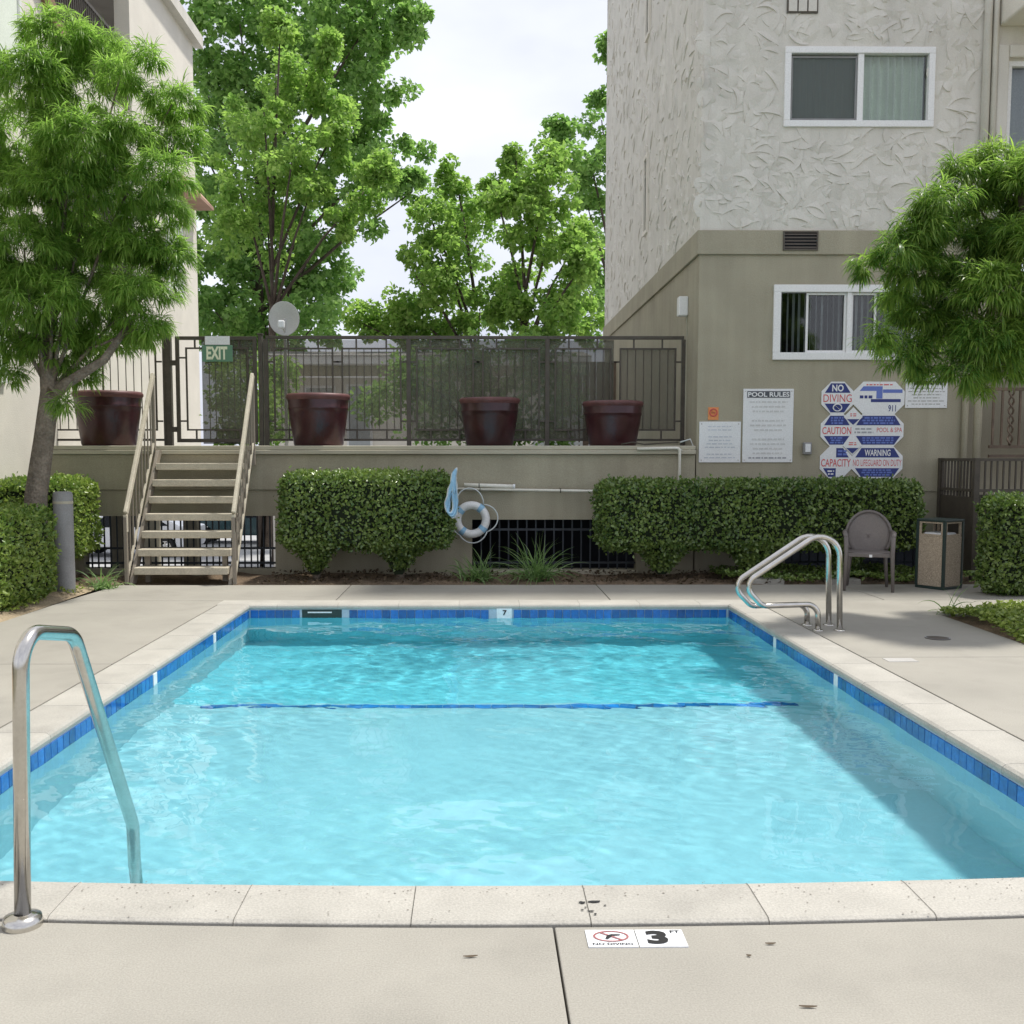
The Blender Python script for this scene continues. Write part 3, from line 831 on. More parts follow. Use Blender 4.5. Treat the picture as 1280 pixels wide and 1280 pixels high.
# upper sliding window: screened half, curtain half
x0, x1, z0, z1 = UW; wn = win_frame(rb, UW, BY); xm = at(1076, 100, BY).x
B(xm - .045, xm + .03, BY - .02, BY + .06, z0 + .061, z1 - .061).build('mullion', M['white'], wn, .004)
sash(wn, x0 + .07, xm - .05, z0 + .07, z1 - .09, BY + .01, .02, 'concrete')
B(x0 + .08, xm - .06, BY + .013, BY + .015, z0 + .08, z1 - .1).build('insect_screen', M['screen'], wn)
pane(wn, x0 + .062, xm - .046, z0 + .062, z1 - .062, BY + .05); pane(wn, xm + .031, x1 - .062, z0 + .062, z1 - .062, BY + .035)
drape(wn, x0 + .05, x1 - .05, z0 - .02, z1 + .02, BY + .16, M['curtain'], 19, .05, seed=4)
# lower window with vertical blinds
x0, x1, z0, z1 = LW; wn = win_frame(rb, LW, BY, .075)
xm = at(1061, 400, BY).x; xa = at(1010, 400, BY).x; xb = at(1094, 400, BY).x
B(xm - .028, xm + .028, BY - .015, BY + .06, z0 + .076, z1 - .076).build('mullion', M['white'], wn, .004)
sash(wn, xa - .02, xm - .03, z0 + .078, z1 - .078, BY + .03); sash(wn, xm + .03, xb + .02, z0 + .078, z1 - .078, BY + .03)
pane(wn, x0 + .076, xm - .03, z0 + .078, z1 - .078, BY + .052, 'dglass'); pane(wn, xm + .03, x1 - .076, z0 + .078, z1 - .078, BY + .052, 'dglass')
b0 = None; k = 0; xx = x0 + .06
while xx < x1 - .05:
    if b0 is None: b0 = MB().box(-.032, .032, -.001, .001, z0, z1).build('blind_slat', M['blind'], wn, loc=(xx, BY + .14, 0)); b0.rotation_euler = (0, 0, R(58))
    else: share('blind_slat', b0, wn, (xx - org(wn).x, BY + .14 - org(wn).y, 0 - org(wn).z), (0, 0, R(58 + random.uniform(-14, 14))))
    xx += .075
# window at the far right of the upper floor
wn = win_frame(rb, RW, BY + .06, .07, .02); pane(wn, RW[0] + .071, RW[1] - .071, RW[2] + .071, RW[3] - .071, BY + .1, 'dglass')
drape(wn, RW[0], RW[1], RW[2], RW[3], BY + .2, M['blind'], 9, seed=8)
# window frames that stand out of the side wall
for (z0, z1) in ((5.25, 6.55), (8.45, 9.9)):
    mb = MB()
    for (a, b, c, d) in ((17.4, 17.46, z0, z1), (17.74, 17.8, z0, z1), (17.461, 17.739, z0, z0 + .06), (17.461, 17.739, z1 - .06, z1)): mb.box(CX - .045, CX - .002, a, b, c, d)
    wn = mb.build('window', M['cream'], rb); B(CX - .02, CX - .003, 17.462, 17.738, z0 + .061, z1 - .061).build('pane', M['dglass'], wn)
# vents
def vent(px0, px1, py0, py1, y, mm):
    a = at(px0, py0, y); b = at(px1, py1, y); mb = MB(); t = .018
    for q in ((a.x, b.x, b.z, b.z + t), (a.x, b.x, a.z - t, a.z), (a.x, a.x + t, b.z + t, a.z - t), (b.x - t, b.x, b.z + t, a.z - t)): mb.box(q[0], q[1], y - .02, y, q[2], q[3])
    vt = mb.build('vent', M[mm], rb); B(a.x + t, b.x - t, y - .003, y - .001, b.z + t, a.z - t).build('vent_back', M['dark'], vt)
    n = 5
    for i in range(n):
        z = b.z + t + (a.z - b.z - 2 * t) * (i + .5) / n
        MB().add([(a.x + t, y - .02, z - .012), (b.x - t, y - .02, z - .012), (b.x - t, y - .004, z + .012), (a.x + t, y - .004, z + .012)], [(0, 1, 2, 3)]).build('vent_blade', M[mm], vt)


vent(979, 1022, 289, 313, BY - .036, 'louver')
a = at(984, -20, BY); b_ = at(1022, 17, BY); vt = B(a.x, b_.x, BY - .02, BY - .001, b_.z, a.z).build('vent', M['louver'], rb)
for i in range(3): B(a.x + .02 + i * .125, a.x + .125 + i * .125, BY - .03, BY - .021, b_.z + .02, a.z - .02).build('vent_blade', M['stucco'], vt)
# downpipes
for px, r in ((1231, .048), (1241, .036)):
    x = at(px, 80, BY).x; MB().tube([(x, BY - .05, 4.43), (x, BY - .05, BTOP - .1)], r, 12).build('downpipe', M['stucco'], rb)
for px, r in ((1204, .04), (1219, .05)):
    x = at(px, 520, BY).x; MB().tube([(x, BY - .05 - (.02 if px > 1210 else 0), .0), (x, BY - .05 - (.02 if px > 1210 else 0), 4.09)], r, 12).build('downpipe', M['olive'], rb)
B(5.80, 6.40, BY - .012, BY - .001, 1.06, 1.085).build('wall_trim', M['olive'], rb)
# wall light box with its conduit on the side wall
p = at(851, 384, 14.4); lt = thing('wall_light', 'small white box light on the olive side wall above the railing corner', 'light', (CX, 14.2, 3.42))
B(CX - .13, CX - .001, 14.05, 14.2, 3.42, 3.68).build('housing', M['white'], lt, .015); B(CX - .015, CX - .001, 14.11, 14.13, 1.75, 3.419).build('conduit', M['olive_lip'], lt)

# ------------------------------------------------------------------ signs on the olive wall
SY = BY


def board(name, label, px0, py0, px1, py1, m, rad=.02, y=None, th=.012):
    a = at(px0, py0, SY); b = at(px1, py1, SY); s = thing(name, label, 'sign', ((a.x + b.x) / 2, SY, b.z))
    B(a.x, b.x, SY - th - .003, SY - .003, b.z, a.z).build('board', m, s, rad, 3)
    for sx in (a.x + .03, b.x - .03):
        for sz in (a.z - .03, b.z + .03):
            if b.x - a.x > .3: MB().lathe([(0, 0), (.007, .0), (.007, .002)], (0, 0, 0), 8).build('screw', M['steel'], s, loc=(sx, SY - th - .0045, sz)).rotation_euler = (R(90), 0, 0)
    return s, a.x, b.x, b.z, a.z, SY - th - .006


s, x0, x1, z0, z1, y = board('rules_sign', 'tall white pool rules board with dark header strip', 929, 486, 990, 578, M['signw'], .011)
hb = MB().add([(x0 + .05, y, z1 - .115), (x1 - .05, y, z1 - .115), (x1 - .05, y, z1 - .03), (x0 + .05, y, z1 - .03)], [(0, 1, 2, 3)]).build('header', mat('header_ink', (.09, .10, .12), .5), s)
text('POOL RULES', (x0 + x1) / 2, z1 - .073, .54, .062, M['signw'], s, y - .003, bold=.03)
scribble(x0 + .05, x1 - .05, z0 + .09, z1 - .14, 12, mat('faded_ink', (.62, .62, .62), .5), s, y, 2, .75, .35, (3, 7))
scribble(x0 + .05, x1 - .05, z0 + .03, z0 + .09, 1, M['grey_ink'], s, y, 9, .9, .35)
s, x0, x1, z0, z1, y = board('notice_sign', 'square white notice of small print below the orange sticker', 874, 527, 925, 578, M['signw'], .003)
scribble(x0 + .05, x1 - .05, z0 + .04, z1 - .04, 10, mat('faded_blue_ink', (.55, .58, .64), .5), s, y, 3, .8, .3, (2, 7))
s, x0, x1, z0, z1, y = board('no_smoking_sign', 'small orange no smoking sticker above the square white notice', 885, 509, 898, 525, M['orange'], .003, th=.006)
cx, cz = (x0 + x1) / 2, (z0 + z1) / 2 + .015
MB().tube([(cx + .047 * math.cos(q), y, cz + .047 * math.sin(q)) for q in np.linspace(0, 6.283, 25)[:-1]], .007, 6, closed=True).build('ring', M['red'], s)
MB().bar((cx - .033, y, cz + .033), (cx + .033, y, cz - .033), .01, .004).build('slash', M['red'], s); MB().bar((cx - .03, y + .001, cz - .004), (cx + .025, y + .001, cz - .004), .01, .003).build('cigarette', M['black'], s)
s, x0, x1, z0, z1, y = board('notice_sign', 'white notice half hidden below the hanging tree leaves', 1132, 470, 1183, 510, M['signw'], .003)
scribble(x0 + .03, x1 - .03, z0 + .03, z1 - .14, 6, mat('pale_ink', (.42, .42, .40), .5), s, y, 5, .85, .3)
scribble(x0 + .08, x1 - .05, z1 - .13, z1 - .05, 1, M['black'], s, y, 6, .8, .6)
# pool safety board: six octagons and two diamonds cut as one board
a = at(1027, 477, SY); b_ = at(1127, 598, SY)
s = thing('safety_sign', 'white and navy cluster of octagonal pool warning panels', 'sign', ((a.x + b_.x) / 2, SY, b_.z))
XA, XM, XB = a.x, at(1066.5, 500, SY).x, b_.x; ZR = [a.z - i * (a.z - b_.z) / 3 for i in range(4)]


def octa(x0, x1, z0, z1, c): return [(x0 + c, z0), (x1 - c, z0), (x1, z0 + c), (x1, z1 - c), (x1 - c, z1), (x0 + c, z1), (x0, z1 - c), (x0, z0 + c)]


def flatpoly(poly, y, m, parent, nm='panel_print'): return MB().add([(p[0], y, p[1]) for p in poly], [tuple(range(len(poly)))]).build(nm, m, parent)


CC = .125; yy = SY - .016
for r in range(3):
    for c in range(2):
        xa, xb = (XA, XM) if c == 0 else (XM, XB); zb, za = ZR[r + 1], ZR[r]
        pn = plate(octa(xa, xb, zb, za, CC), SY - .014 - .0005 * ((r + c) % 2), SY - .003).build('octagon_panel', M['signw'], s)
        i = .022; zm1, zm0 = za - .145, zb + .135; e = CC - .01
        top = [(xa + i + .02, zm1), (xb - i - .02, zm1), (xb - e - .005, za - i), (xa + e + .005, za - i)]
        bot = [(xa + e + .005, zb + i), (xb - e - .005, zb + i), (xb - i - .02, zm0), (xa + i + .02, zm0)]
        mw = (xb - xa) - .05; mc = (xa + xb) / 2; zc = (zm0 + zm1) / 2; mh = (zm1 - zm0)
        if (r, c) == (0, 0):
            flatpoly(top, yy, M['navy'], pn); flatpoly(bot, yy, M['navy'], pn)
            text('NO', mc, (zm1 + za - i) / 2, .15, .09, M['signw'], pn, yy - .002, bold=.03); text('DIVING', mc, zc, mw, .10, M['red'], pn, yy, bold=.0)
            zc2 = (zm0 + zb + i) / 2 + .005
            MB().tube([(mc + .055 * math.cos(q), yy - .003, zc2 + .045 * math.sin(q)) for q in np.linspace(0, 6.283, 21)[:-1]], .008, 5, closed=True).build('pictogram', M['signw'], pn)
            MB().bar((mc - .04, yy - .003, zc2 + .033), (mc + .04, yy - .003, zc2 - .033), .014, .003).build('pictogram', M['signw'], pn)
        elif (r, c) == (0, 1):
            flatpoly([(xa + CC, za - .06), (xa + CC + .25, za - .06), (xa + CC + .25, za - .22), (xa + CC + .17, za - .22), (xa + CC + .17, za - .12), (xa + CC - .05, za - .12)], yy, M['blue_ink'], pn)
            flatpoly([(xa + CC + .255, za - .10), (xb - .03, za - .10), (xb - .03, za - .145), (xa + CC + .255, za - .145)], yy, M['blue_ink'], pn)
            flatpoly([(xa + CC + .10, za - .225), (xb - .05, za - .225), (xb - .05, za - .265), (xa + CC + .10, za - .265)], yy, M['navy'], pn)
            scribble(xa + .06, xa + CC + .15, za - .225, za - .17, 1, M['navy'], pn, yy, 3, .9, .7); scribble(xa + CC, xb - CC, za - .055, za - .025, 1, M['red'], pn, yy, 4, .9, .5)
            text('911', xb - .16, zb + .075, .10, .085, M['navy'], pn, yy)
        elif r == 1:
            flatpoly(top, yy, M['navy'], pn); flatpoly(bot, yy, M['navy'], pn)
            scribble(xa + .12, xb - .12, zm1 + .01, za - i - .01, 3, M['blue_ink'], pn, yy - .0015, 7 + c, .95, .65); scribble(xa + .12, xb - .12, zb + i + .01, zm0 - .01, 3, M['blue_ink'], pn, yy - .0015, 9 + c, .95, .65)
            if c == 0: text('CAUTION', mc, zc, mw + .01, .095, M['red'], pn, yy, bold=.01)
            else:
                scribble(xa + .03, xa + .26, zc - .045, zc + .045, 2, M['grey_ink'], pn, yy, 5, .95, .5); text('POOL & SPA', xb - .185, zc + .01, .33, .06, M['red'], pn, yy, bold=0)
        elif c == 0:
            flatpoly([(mc, zm1), (xb - i - .02, zm1), (xb - e - .005, za - i), (mc, za - i)], yy, M['navy'], pn); flatpoly([(xa + e, zb + i), (mc, zb + i), (mc, zm0), (xa + i + .02, zm0)], yy, M['navy'], pn)
            text('CAPACITY', mc, zc, mw + .02, .10, M['red'], pn, yy, bold=.01); scribble(mc + .02, xb - .07, zm1 + .02, za - .04, 2, M['blue_ink'], pn, yy - .0015, 5, .9, .6); scribble(mc - .12, mc - .01, zb + .04, zm0 - .02, 2, M['signw'], pn, yy - .0015, 6, .7, .5)
        else:
            flatpoly(top, yy, M['navy'], pn); flatpoly(bot, yy, M['navy'], pn); text('WARNING', mc, (zm1 + za - i) / 2, .34, .085, M['signw'], pn, yy - .002, bold=.02)
            text('NO LIFEGUARD ON DUTY', mc, zc, mw + .02, .085, M['red'], pn, yy, bold=.0); scribble(xa + .13, xb - .13, zb + i + .01, zm0 - .01, 3, M['blue_ink'], pn, yy - .0015, 12, .95, .65)
for k, zc in enumerate((at(1066, 521, SY).z, at(1066, 557, SY).z)):
    rr = .125
    pn = plate([(XM - rr, zc), (XM, zc - rr), (XM + rr, zc), (XM, zc + rr)], SY - .019, SY - .0155).build('diamond_panel', M['signw'], s)
    q = .06; flatpoly([(XM - rr + q * .5 + .012, zc - .03), (XM, zc - rr + .02), (XM + rr - q * .5 - .012, zc - .03)], SY - .021, M['navy'], pn)
    scribble(XM - .05, XM + .05, zc, zc + .05, 2, M['red'], pn, SY - .021, 4 + k, .9, .5)
# small grey box between the signs
e = thing('outlet_box', 'small grey outlet box on the wall beside the rules board', 'outlet', tuple(at(1008, 568, SY)))
a = at(1003, 553, SY); b_ = at(1013, 568, SY); B(a.x, b_.x, SY - .06, SY - .002, b_.z, a.z).build('cover', M['concrete'], e, .01); B(a.x + .02, b_.x - .02, SY - .068, SY - .061, b_.z + .03, a.z - .02).build('flap', M['signw'], e, .004)

# ------------------------------------------------------------------ stairs
st = thing('staircase', 'open riser staircase with pale treads climbing to the gate', 'stairs', (-3.55, 12.4, 0))
y_b, y_t, nT = 12.14, 13.22, 7
xl, xr = -4.10, -2.93
for i in range(nT):
    y0 = y_b + i * (y_t - y_b) / nT; z = .2 + i * .205
    B(xl + .03, xr - .03, y0 - .05, y0 + .20, z - .085, z).build('tread', M['tread'], st, .008)
for x in (xl, xr):
    MB().add([(x - .02, 12.05, 0), (x + .02, 12.05, 0), (x + .02, 12.22, 0), (x - .02, 12.22, 0), (x - .02, 13.20, 1.60), (x + .02, 13.20, 1.60), (x + .02, 13.34, 1.60), (x - .02, 13.34, 1.60)],
             [(0, 3, 2, 1), (4, 5, 6, 7), (0, 1, 5, 4), (1, 2, 6, 5), (2, 3, 7, 6), (3, 0, 4, 7)]).build('stringer', M['taupe'], st, .004)
    s = -1 if x < -3.5 else 1
    xo = x + s * .05
    A_, C_ = Vector((xo, 12.10, .84)), Vector((xo, 13.26, 2.56))
    hr = MB().bar(A_, C_, .045, .075).build('handrail', M['tread'], st, .01)
    B(xo - .022, xo + .022, 12.068, 12.125, .62, .83).build('handrail_end', M['tread'], st, .006)
    MB().bar((x + s * .052, 12.09, 0), (x + s * .052, 12.09, .80), .04, .05).build('post', M['taupe'], st, .004)
    MB().bar((x + s * .052, 13.24, 1.4), (x + s * .052, 13.24, 2.50), .04, .05).build('post', M['taupe'], st, .004)
    MB().bar((x + s * .052, 12.13, .10), (x + s * .052, 13.22, 1.68), .025, .032).build('lower_rail', M['tread'], st, .004)
    for k in range(1, 9):
        f = k / 9; y = 12.11 + f * 1.13
        MB().bar((x + s * .052, y, .10 + f * 1.56), (x + s * .052, y, .82 + f * 1.67), .016, .016).build('baluster', M['taupe'], st)
for x in (xl + .12, xr - .12): MB().bar((x, 12.35, 0), (x, 12.35, .38), .06, .06).build('support_leg', M['taupe'], st)

# ------------------------------------------------------------------ terrace railing, gate
FY = 14.15
FZ0, FZ1 = at(600, 553, FY).z, at(600, 420, FY).z


def rail_panel(t, xa, xb, frames, msh=None, z1=FZ1, post_a=True, post_b=True, stub=True):
    z0 = FZ0
    B(xa, xb, FY - .022, FY + .022, z1 - .045, z1).build('top_rail', M['iron'], t, .003)
    B(xa + .03, xb - .03, FY - .018, FY + .018, z0 + .02, z0 + .05).build('bottom_rail', M['iron'], t)
    for ok, x in ((post_a, xa), (post_b, xb)):
        if ok: B(x - .03, x + .03, FY - .03, FY + .03, 1.645, z1 - .046).build('post', M['iron'], t, .003)
    for (fa, fb) in frames:
        q = .022; za, zb = z0 + .16, z1 - .16; mb = MB()
        for (a, b, c, d) in ((fa, fb, za, za + q), (fa, fb, zb - q, zb), (fa, fa + q, za + q, zb - q), (fb - q, fb, za + q, zb - q)): mb.box(a, b, FY - .012, FY + .012, c, d)
        mb.build('inner_frame', M['iron'], t)
        for f in (.25, .75):
            x = fa + (fb - fa) * f
            B(x - .011, x + .011, FY - .01, FY + .01, zb + .001, z1 - .046).build('stub', M['iron'], t); B(x - .011, x + .011, FY - .01, FY + .01, z0 + .051, za - .001).build('stub', M['iron'], t)
        for zz in (z0 + .29, z1 - .35):
            B(fa - .075, fa - .001, FY - .01, FY + .01, zz - .011, zz + .011).build('stub', M['iron'], t); B(fb + .001, fb + .075, FY - .01, FY + .01, zz - .011, zz + .011).build('stub', M['iron'], t)
        n = int((fb - fa) / .10)
        for i in range(1, n):
            x = fa + (fb - fa) * i / n
            B(x - .005, x + .005, FY + .014, FY + .024, za, zb).build('picket', M['iron'], t)
    if msh: B(xa + .03, xb - .03, FY + .03, FY + .034, z0 + .05, z1 - .05).build('mesh_screen', msh, t)


def fx(px): return at(px, 480, FY).x


tr = thing('terrace_railing', 'bronze metal railing with square frames behind the maroon pots', 'railing', (fx(600), FY, 1.645))
bays = [(333, 511), (511, 684), (684, 854)]
for i, (a, b) in enumerate(bays):
    xa, xb = fx(a), fx(b); md = (xa + xb) / 2
    rail_panel(tr, xa + (.001 if i else 0), xb, [(xa + .10, md - .055), (md + .055, xb - .10)], (M['fencemesh'], M['fencemesh2'], None)[i], post_a=(i == 0))
xa = fx(684); xb = fx(854); md = (xa + xb) / 2
B(xa + .03, md - .02, FY + .03, FY + .034, FZ0 + .05, FZ1 - .05).build('mesh_screen', M['fencemesh2'], tr); B(md + .07, xb - .11, FY + .03, FY + .034, FZ0 + .17, FZ1 - .17).build('mesh_screen', M['fencemesh'], tr)
tl = thing('terrace_railing', 'short bronze railing beyond the tree trunk and behind one pot', 'railing', (fx(130), FY, 1.645))
rail_panel(tl, fx(40), fx(207), [(fx(52), fx(115)), (fx(128), fx(196))], None)
gt = thing('terrace_gate', 'bronze metal gate with dark mesh at the top of the stairs', 'gate', (fx(275), FY, 1.645))
xa, xb = fx(221), fx(322)
mb = MB()
for (a, b, c, d) in ((xa, xa + .05, FZ0, FZ1 - .012), (xb - .05, xb, FZ0, FZ1 - .012), (xa + .05, xb - .05, FZ0, FZ0 + .05), (xa + .05, xb - .05, FZ1 - .06, FZ1 - .012)): mb.box(a, b, FY - .05, FY - .01, c, d)
mb.build('gate_frame', M['iron'], gt, .003)
ia, ib, za, zb = xa + .135, xb - .11, FZ0 + .16, FZ1 - .16; mb = MB()
for (a, b, c, d) in ((ia, ib, za, za + .022), (ia, ib, zb - .022, zb), (ia, ia + .022, za + .022, zb - .022), (ib - .022, ib, za + .022, zb - .022)): mb.box(a, b, FY - .042, FY - .018, c, d)
mb.build('inner_frame', M['iron'], gt)
for zz in (FZ0 + .29, FZ1 - .30):
    B(xa + .051, ia - .001, FY - .04, FY - .02, zz - .011, zz + .011).build('stub', M['iron'], gt); B(ib + .001, xb - .051, FY - .04, FY - .02, zz - .011, zz + .011).build('stub', M['iron'], gt)
for x in (ia + .13, ib - .13):
    B(x - .011, x + .011, FY - .04, FY - .02, zb + .001, FZ1 - .061).build('stub', M['iron'], gt); B(x - .011, x + .011, FY - .04, FY - .02, FZ0 + .051, za - .001).build('stub', M['iron'], gt)
B(xa + .35, xb - .045, FY - .008, FY - .003, FZ0 - .02, FZ1 - .03).build('mesh_screen', M['fencemesh2'], gt)
for i in range(1, 8):
    x = xa + .36 + i * .085
    if x < xb - .06: B(x - .006, x + .006, FY - .001, FY + .009, FZ0 + .02, FZ1 - .07).build('picket', M['iron'], gt)
B(xb - .09, xb - .03, FY - .075, FY - .051, 2.45, 2.55).build('latch', M['steel'], gt, .005)
gp = thing('gate_post', 'bronze square post where the gate hangs at the stair head', 'post', (fx(212), FY, 1.645))
B(fx(208), fx(215), FY - .04, FY + .04, 1.645, FZ1 + .01).build('shaft', M['iron'], gp, .003); B(fx(207), fx(216), FY - .05, FY + .05, FZ1 + .011, FZ1 + .03).build('cap', M['iron'], gp, .003)
for zz in (1.85, 2.75): B(fx(215.2), fx(220.6), FY - .045, FY - .015, zz, zz + .07).build('hinge', M['iron'], gp)
gp = thing('latch_post', 'bronze gate post on the latch side beside the dish', 'post', (fx(328), FY, 1.645))
B(fx(324), fx(329), FY - .04, FY + .04, 1.645, FZ1 + .012).build('shaft', M['iron'], gp, .003); B(fx(323), fx(330), FY - .05, FY + .05, FZ1 + .013, FZ1 + .03).build('cap', M['iron'], gp, .003)
# exit sign on the gate
EY = FY - .075
a = at(252.5, 431.5, EY); b_ = at(291, 452, EY)
ex = thing('exit_sign', 'green exit sign with pale letters hung on the terrace gate', 'sign', ((a.x + b_.x) / 2, EY, b_.z))
B(a.x, b_.x, EY - .006, EY + .006, b_.z, a.z).build('plate', M['exit_green'], ex, .004)
text('EXIT', (a.x + b_.x) / 2 - .005, (a.z + b_.z) / 2 + .005, .285, .175, M['exit_letter'], ex, EY - .009, bold=.04)
c1 = at(256, 420, EY); c2 = at(287, 431, EY); B(c1.x, c2.x, EY - .002, EY + .008, c2.z + .002, c1.z).build('backing_card', M['signw'], ex)

# ------------------------------------------------------------------ planters on the ledge
def planter(cx, wpx_top, ztop, label, y=13.72):
    z0 = 1.656; h = ztop - z0; r = wpx_top / 2
    p = thing('planter', label, 'planter', (cx, y, z0), 'maroon glazed planters on the terrace ledge')
    MB().lathe([(0.0, .0), (r * .74, 0), (r * .77, .02), (r * .905, h * .60), (r * .925, h * .70), (r * .945, h * .715), (r * .945, h * .735), (r * .925, h * .75), (r * .95, h * .90), (r * .93, h * .92)], (cx, y, z0), 40).build('body', M['pot'], p)
    MB().lathe([(r * .945, h * .88), (r * 1.0, h * .93), (r * 1.0, h * .965), (r * .96, h), (r * .86, h), (r * .84, h * .9)], (cx, y, z0), 40).build('rim', M['pot_rim'], p)
    MB().lathe([(0, h * .88), (r * .84, h * .88)], (cx, y, z0), 40).build('potting_soil', M['soil'], p)
    return p


def pxm(d): return d / (F_PX / 13.72)


planter(at(135.5, 520, 13.72).x, pxm(84), at(135, 490, 13.72).z, 'wide maroon planter beside the tree trunk at the stair')
planter(at(398, 520, 13.72).x, pxm(79), at(398, 493, 13.72).z, 'maroon planter just past the stairs below the satellite dish')
planter(at(612, 520, 13.72).x, pxm(76), at(612, 498, 13.72).z, 'maroon planter at the middle of the terrace ledge above the life ring')
planter(at(766, 520, 13.72).x, pxm(76), at(766, 502, 13.72).z, 'maroon planter nearest the olive building corner')

# satellite dish
dy = 14.6; c = at(355, 398, dy)
ds = thing('satellite_dish', 'pale grey satellite dish rising behind the terrace railing', 'satellite dish', (c.x, dy, 1.645))
v, f = [], []; n = 36
for j, (rr, dd) in enumerate(((0, .05), (.08, .045), (.15, .03), (.215, 0), (.222, -.002), (.222, .012))):
    for k in range(n):
        an = 2 * math.pi * k / n; v.append((c.x + rr * math.cos(an) * .97, dy + dd - .12 * math.sin(an) * rr, c.z + rr * 1.06 * math.sin(an)))
for j in range(5):
    for k in range(n): f.append((j * n + k, j * n + (k + 1) % n, (j + 1) * n + (k + 1) % n, (j + 1) * n + k))
MB().add(v, f, True).build('reflector', M['dish'], ds)
MB().tube([(c.x + .01, dy - .02, c.z - .19), (c.x + .01, dy - .25, c.z - .13)], .012, 8).build('feed_arm', M['dish'], ds); B(c.x - .035, c.x + .055, dy - .30, dy - .22, c.z - .17, c.z - .06).build('receiver', M['signw'], ds, .02)
MB().tube([(c.x, dy + .06, 1.645), (c.x, dy + .06, c.z - .05), (c.x, dy + .03, c.z)], .022, 8).build('mast', M['dish'], ds)

# pole, ring, rope on the terrace wall
a, b_ = at(566, 611, 13.28), at(750, 615, 13.28); pl = thing('reach_pole', 'long white reach pole lying along the terrace wall behind the life ring', 'pole', tuple(a))
MB().tube([a, b_ + Vector((2.0, 0, -.02))], .017, 10).build('shaft', M['pole'], pl)
for px in (600, 700): q = at(px, 613, 13.34); MB().tube([(q.x, 13.36, q.z + .03), (q.x, 13.25, q.z - .025), (q.x, 13.24, q.z + .03)], .006, 6).build('hook', M['iron'], pl)
a, b_ = at(580, 606, 13.29), at(641, 608, 13.29); p2 = thing('skimmer_pole', 'short thick white pole resting above the longer pole', 'pole', tuple(a))
MB().tube([a, b_], .026, 10).build('shaft', M['pole'], p2); MB().tube([b_, b_ + Vector((.03, 0, 0))], .03, 10).build('end_cap', M['signw'], p2); q = a.lerp(b_, .3); MB().tube([q, q + Vector((.012, 0, 0))], .028, 10).build('collar', M['iron'], p2)
ry = 13.22; c = at(589.5, 649.5, ry); Rr, rr = .186, .059
lr = thing('life_ring', 'white life ring with pale blue straps hanging on the wall', 'life ring', tuple(c))
MB().tube([(c.x + Rr * math.cos(q), ry, c.z + Rr * math.sin(q)) for q in np.linspace(0, 2 * math.pi, 49)[:-1]], rr, 14, closed=True, flat=.9).build('ring', M['ring_white'], lr)
for an in (52, 140, 232, 322):
    pts = [(c.x + Rr * math.cos(R(an + d)), ry, c.z + Rr * math.sin(R(an + d))) for d in (-9, -3, 3, 9)]
    MB().tube(pts, rr + .004, 14, caps=False, flat=.9).build('strap', M['ring_blue'], lr)
for a0, a1, bul in ((52, -38, .09), (-38, -128, .05), (140, 232, .02), (140, 52, .16)):
    pts = []
    for k in range(13):
        f = k / 12; an = R(a0 + (a1 - a0) * f); rad = Rr + rr + .006 + bul * math.sin(math.pi * f); pts.append((c.x + rad * math.cos(an), ry - .03, c.z + rad * math.sin(an)))
    MB().tube(pts, .008, 6).build('grab_rope', M['rope'], lr)
rp = thing('rope_hank', 'light blue rope hank hanging over the hedge corner', 'rope', tuple(at(563, 640, 12.3)))
for k in range(13):
    o1 = random.uniform(-.04, .04); yk = 12.30 + random.uniform(-.05, .05); pts = []
    for j in range(20):
        f = j / 19 * 2 * math.pi; wv = .01 + random.uniform(0, .03)
        q = at(562 + 6 * math.sin(f * .5) + o1 * 60, 616, yk); pts.append((q.x + (wv + .03) * math.cos(f) - .02 * math.sin(f) + .022 * math.sin(f * 2), yk + .012 * math.sin(3 * f), q.z - .27 * math.sin(f) * (1 + o1 * 3)))
    MB().tube(pts, .013, 6, closed=True).build('rope_loop', M['ring_blue' if k % 3 else 'rope'], rp)
# water pipe and cables at the terrace end
pi = thing('water_pipe', 'thin pale water pipe bending over the ledge beside the olive building', 'pipe', tuple(at(849, 600, 13.28)))
q = at(850, 561, 13.27); MB().tube(fillet([(q.x - .55, 13.30, q.z - .0), (q.x, 13.29, q.z + .01), (q.x, 13.29, .35)], [.04]), .02, 8).build('pipe_run', M['pole'], pi)
MB().tube([(q.x - .75, 13.35, 1.672), (q.x - .6, 13.36, 1.70), (q.x - .45, 13.34, 1.672), (q.x - .2, 13.38, 1.69), (q.x, 13.36, 1.70)], .009, 6).build('cable', M['iron'], pi)
MB().tube([(q.x + .02, 13.37, 1.70), (q.x + .15, 13.36, 1.74), (q.x + .20, 13.355, 1.62), (q.x + .08, 13.36, 1.58), (q.x + .02, 13.32, 1.60)], .009, 6).build('cable', M['rope'], pi)

# ------------------------------------------------------------------ poolside handrails
def flange(x, y, parent, r=.048): MB().lathe([(0, .012), (r * .6, .012), (r, .006), (r, 0)], (x, y, 0.0), 20).build('flange', M['steel'], parent)


def deck_rail(dx, y, label):
    P = [at(1049.5 + dx, 788, y), at(1049.5 + dx, 650, y), at(928 + dx, 731, y), at(953 + dx, 757.5, y), at(1022.5 + dx, 755, y), at(1022.5 + dx, 787, y)]
    z = Vector((0, 0, 0)); P[0].z = 0; P[-1].z = 0
    t = thing('pool_handrail', label, 'handrail', (P[0].x, y, 0), 'ladder handrails at the far corner of the pool')
    MB().tube(fillet(P, [.17, .13, .10, .10], 10), .0245, 14).build('rail', M['steel'], t); flange(P[0].x, y, t); flange(P[-1].x, y, t)


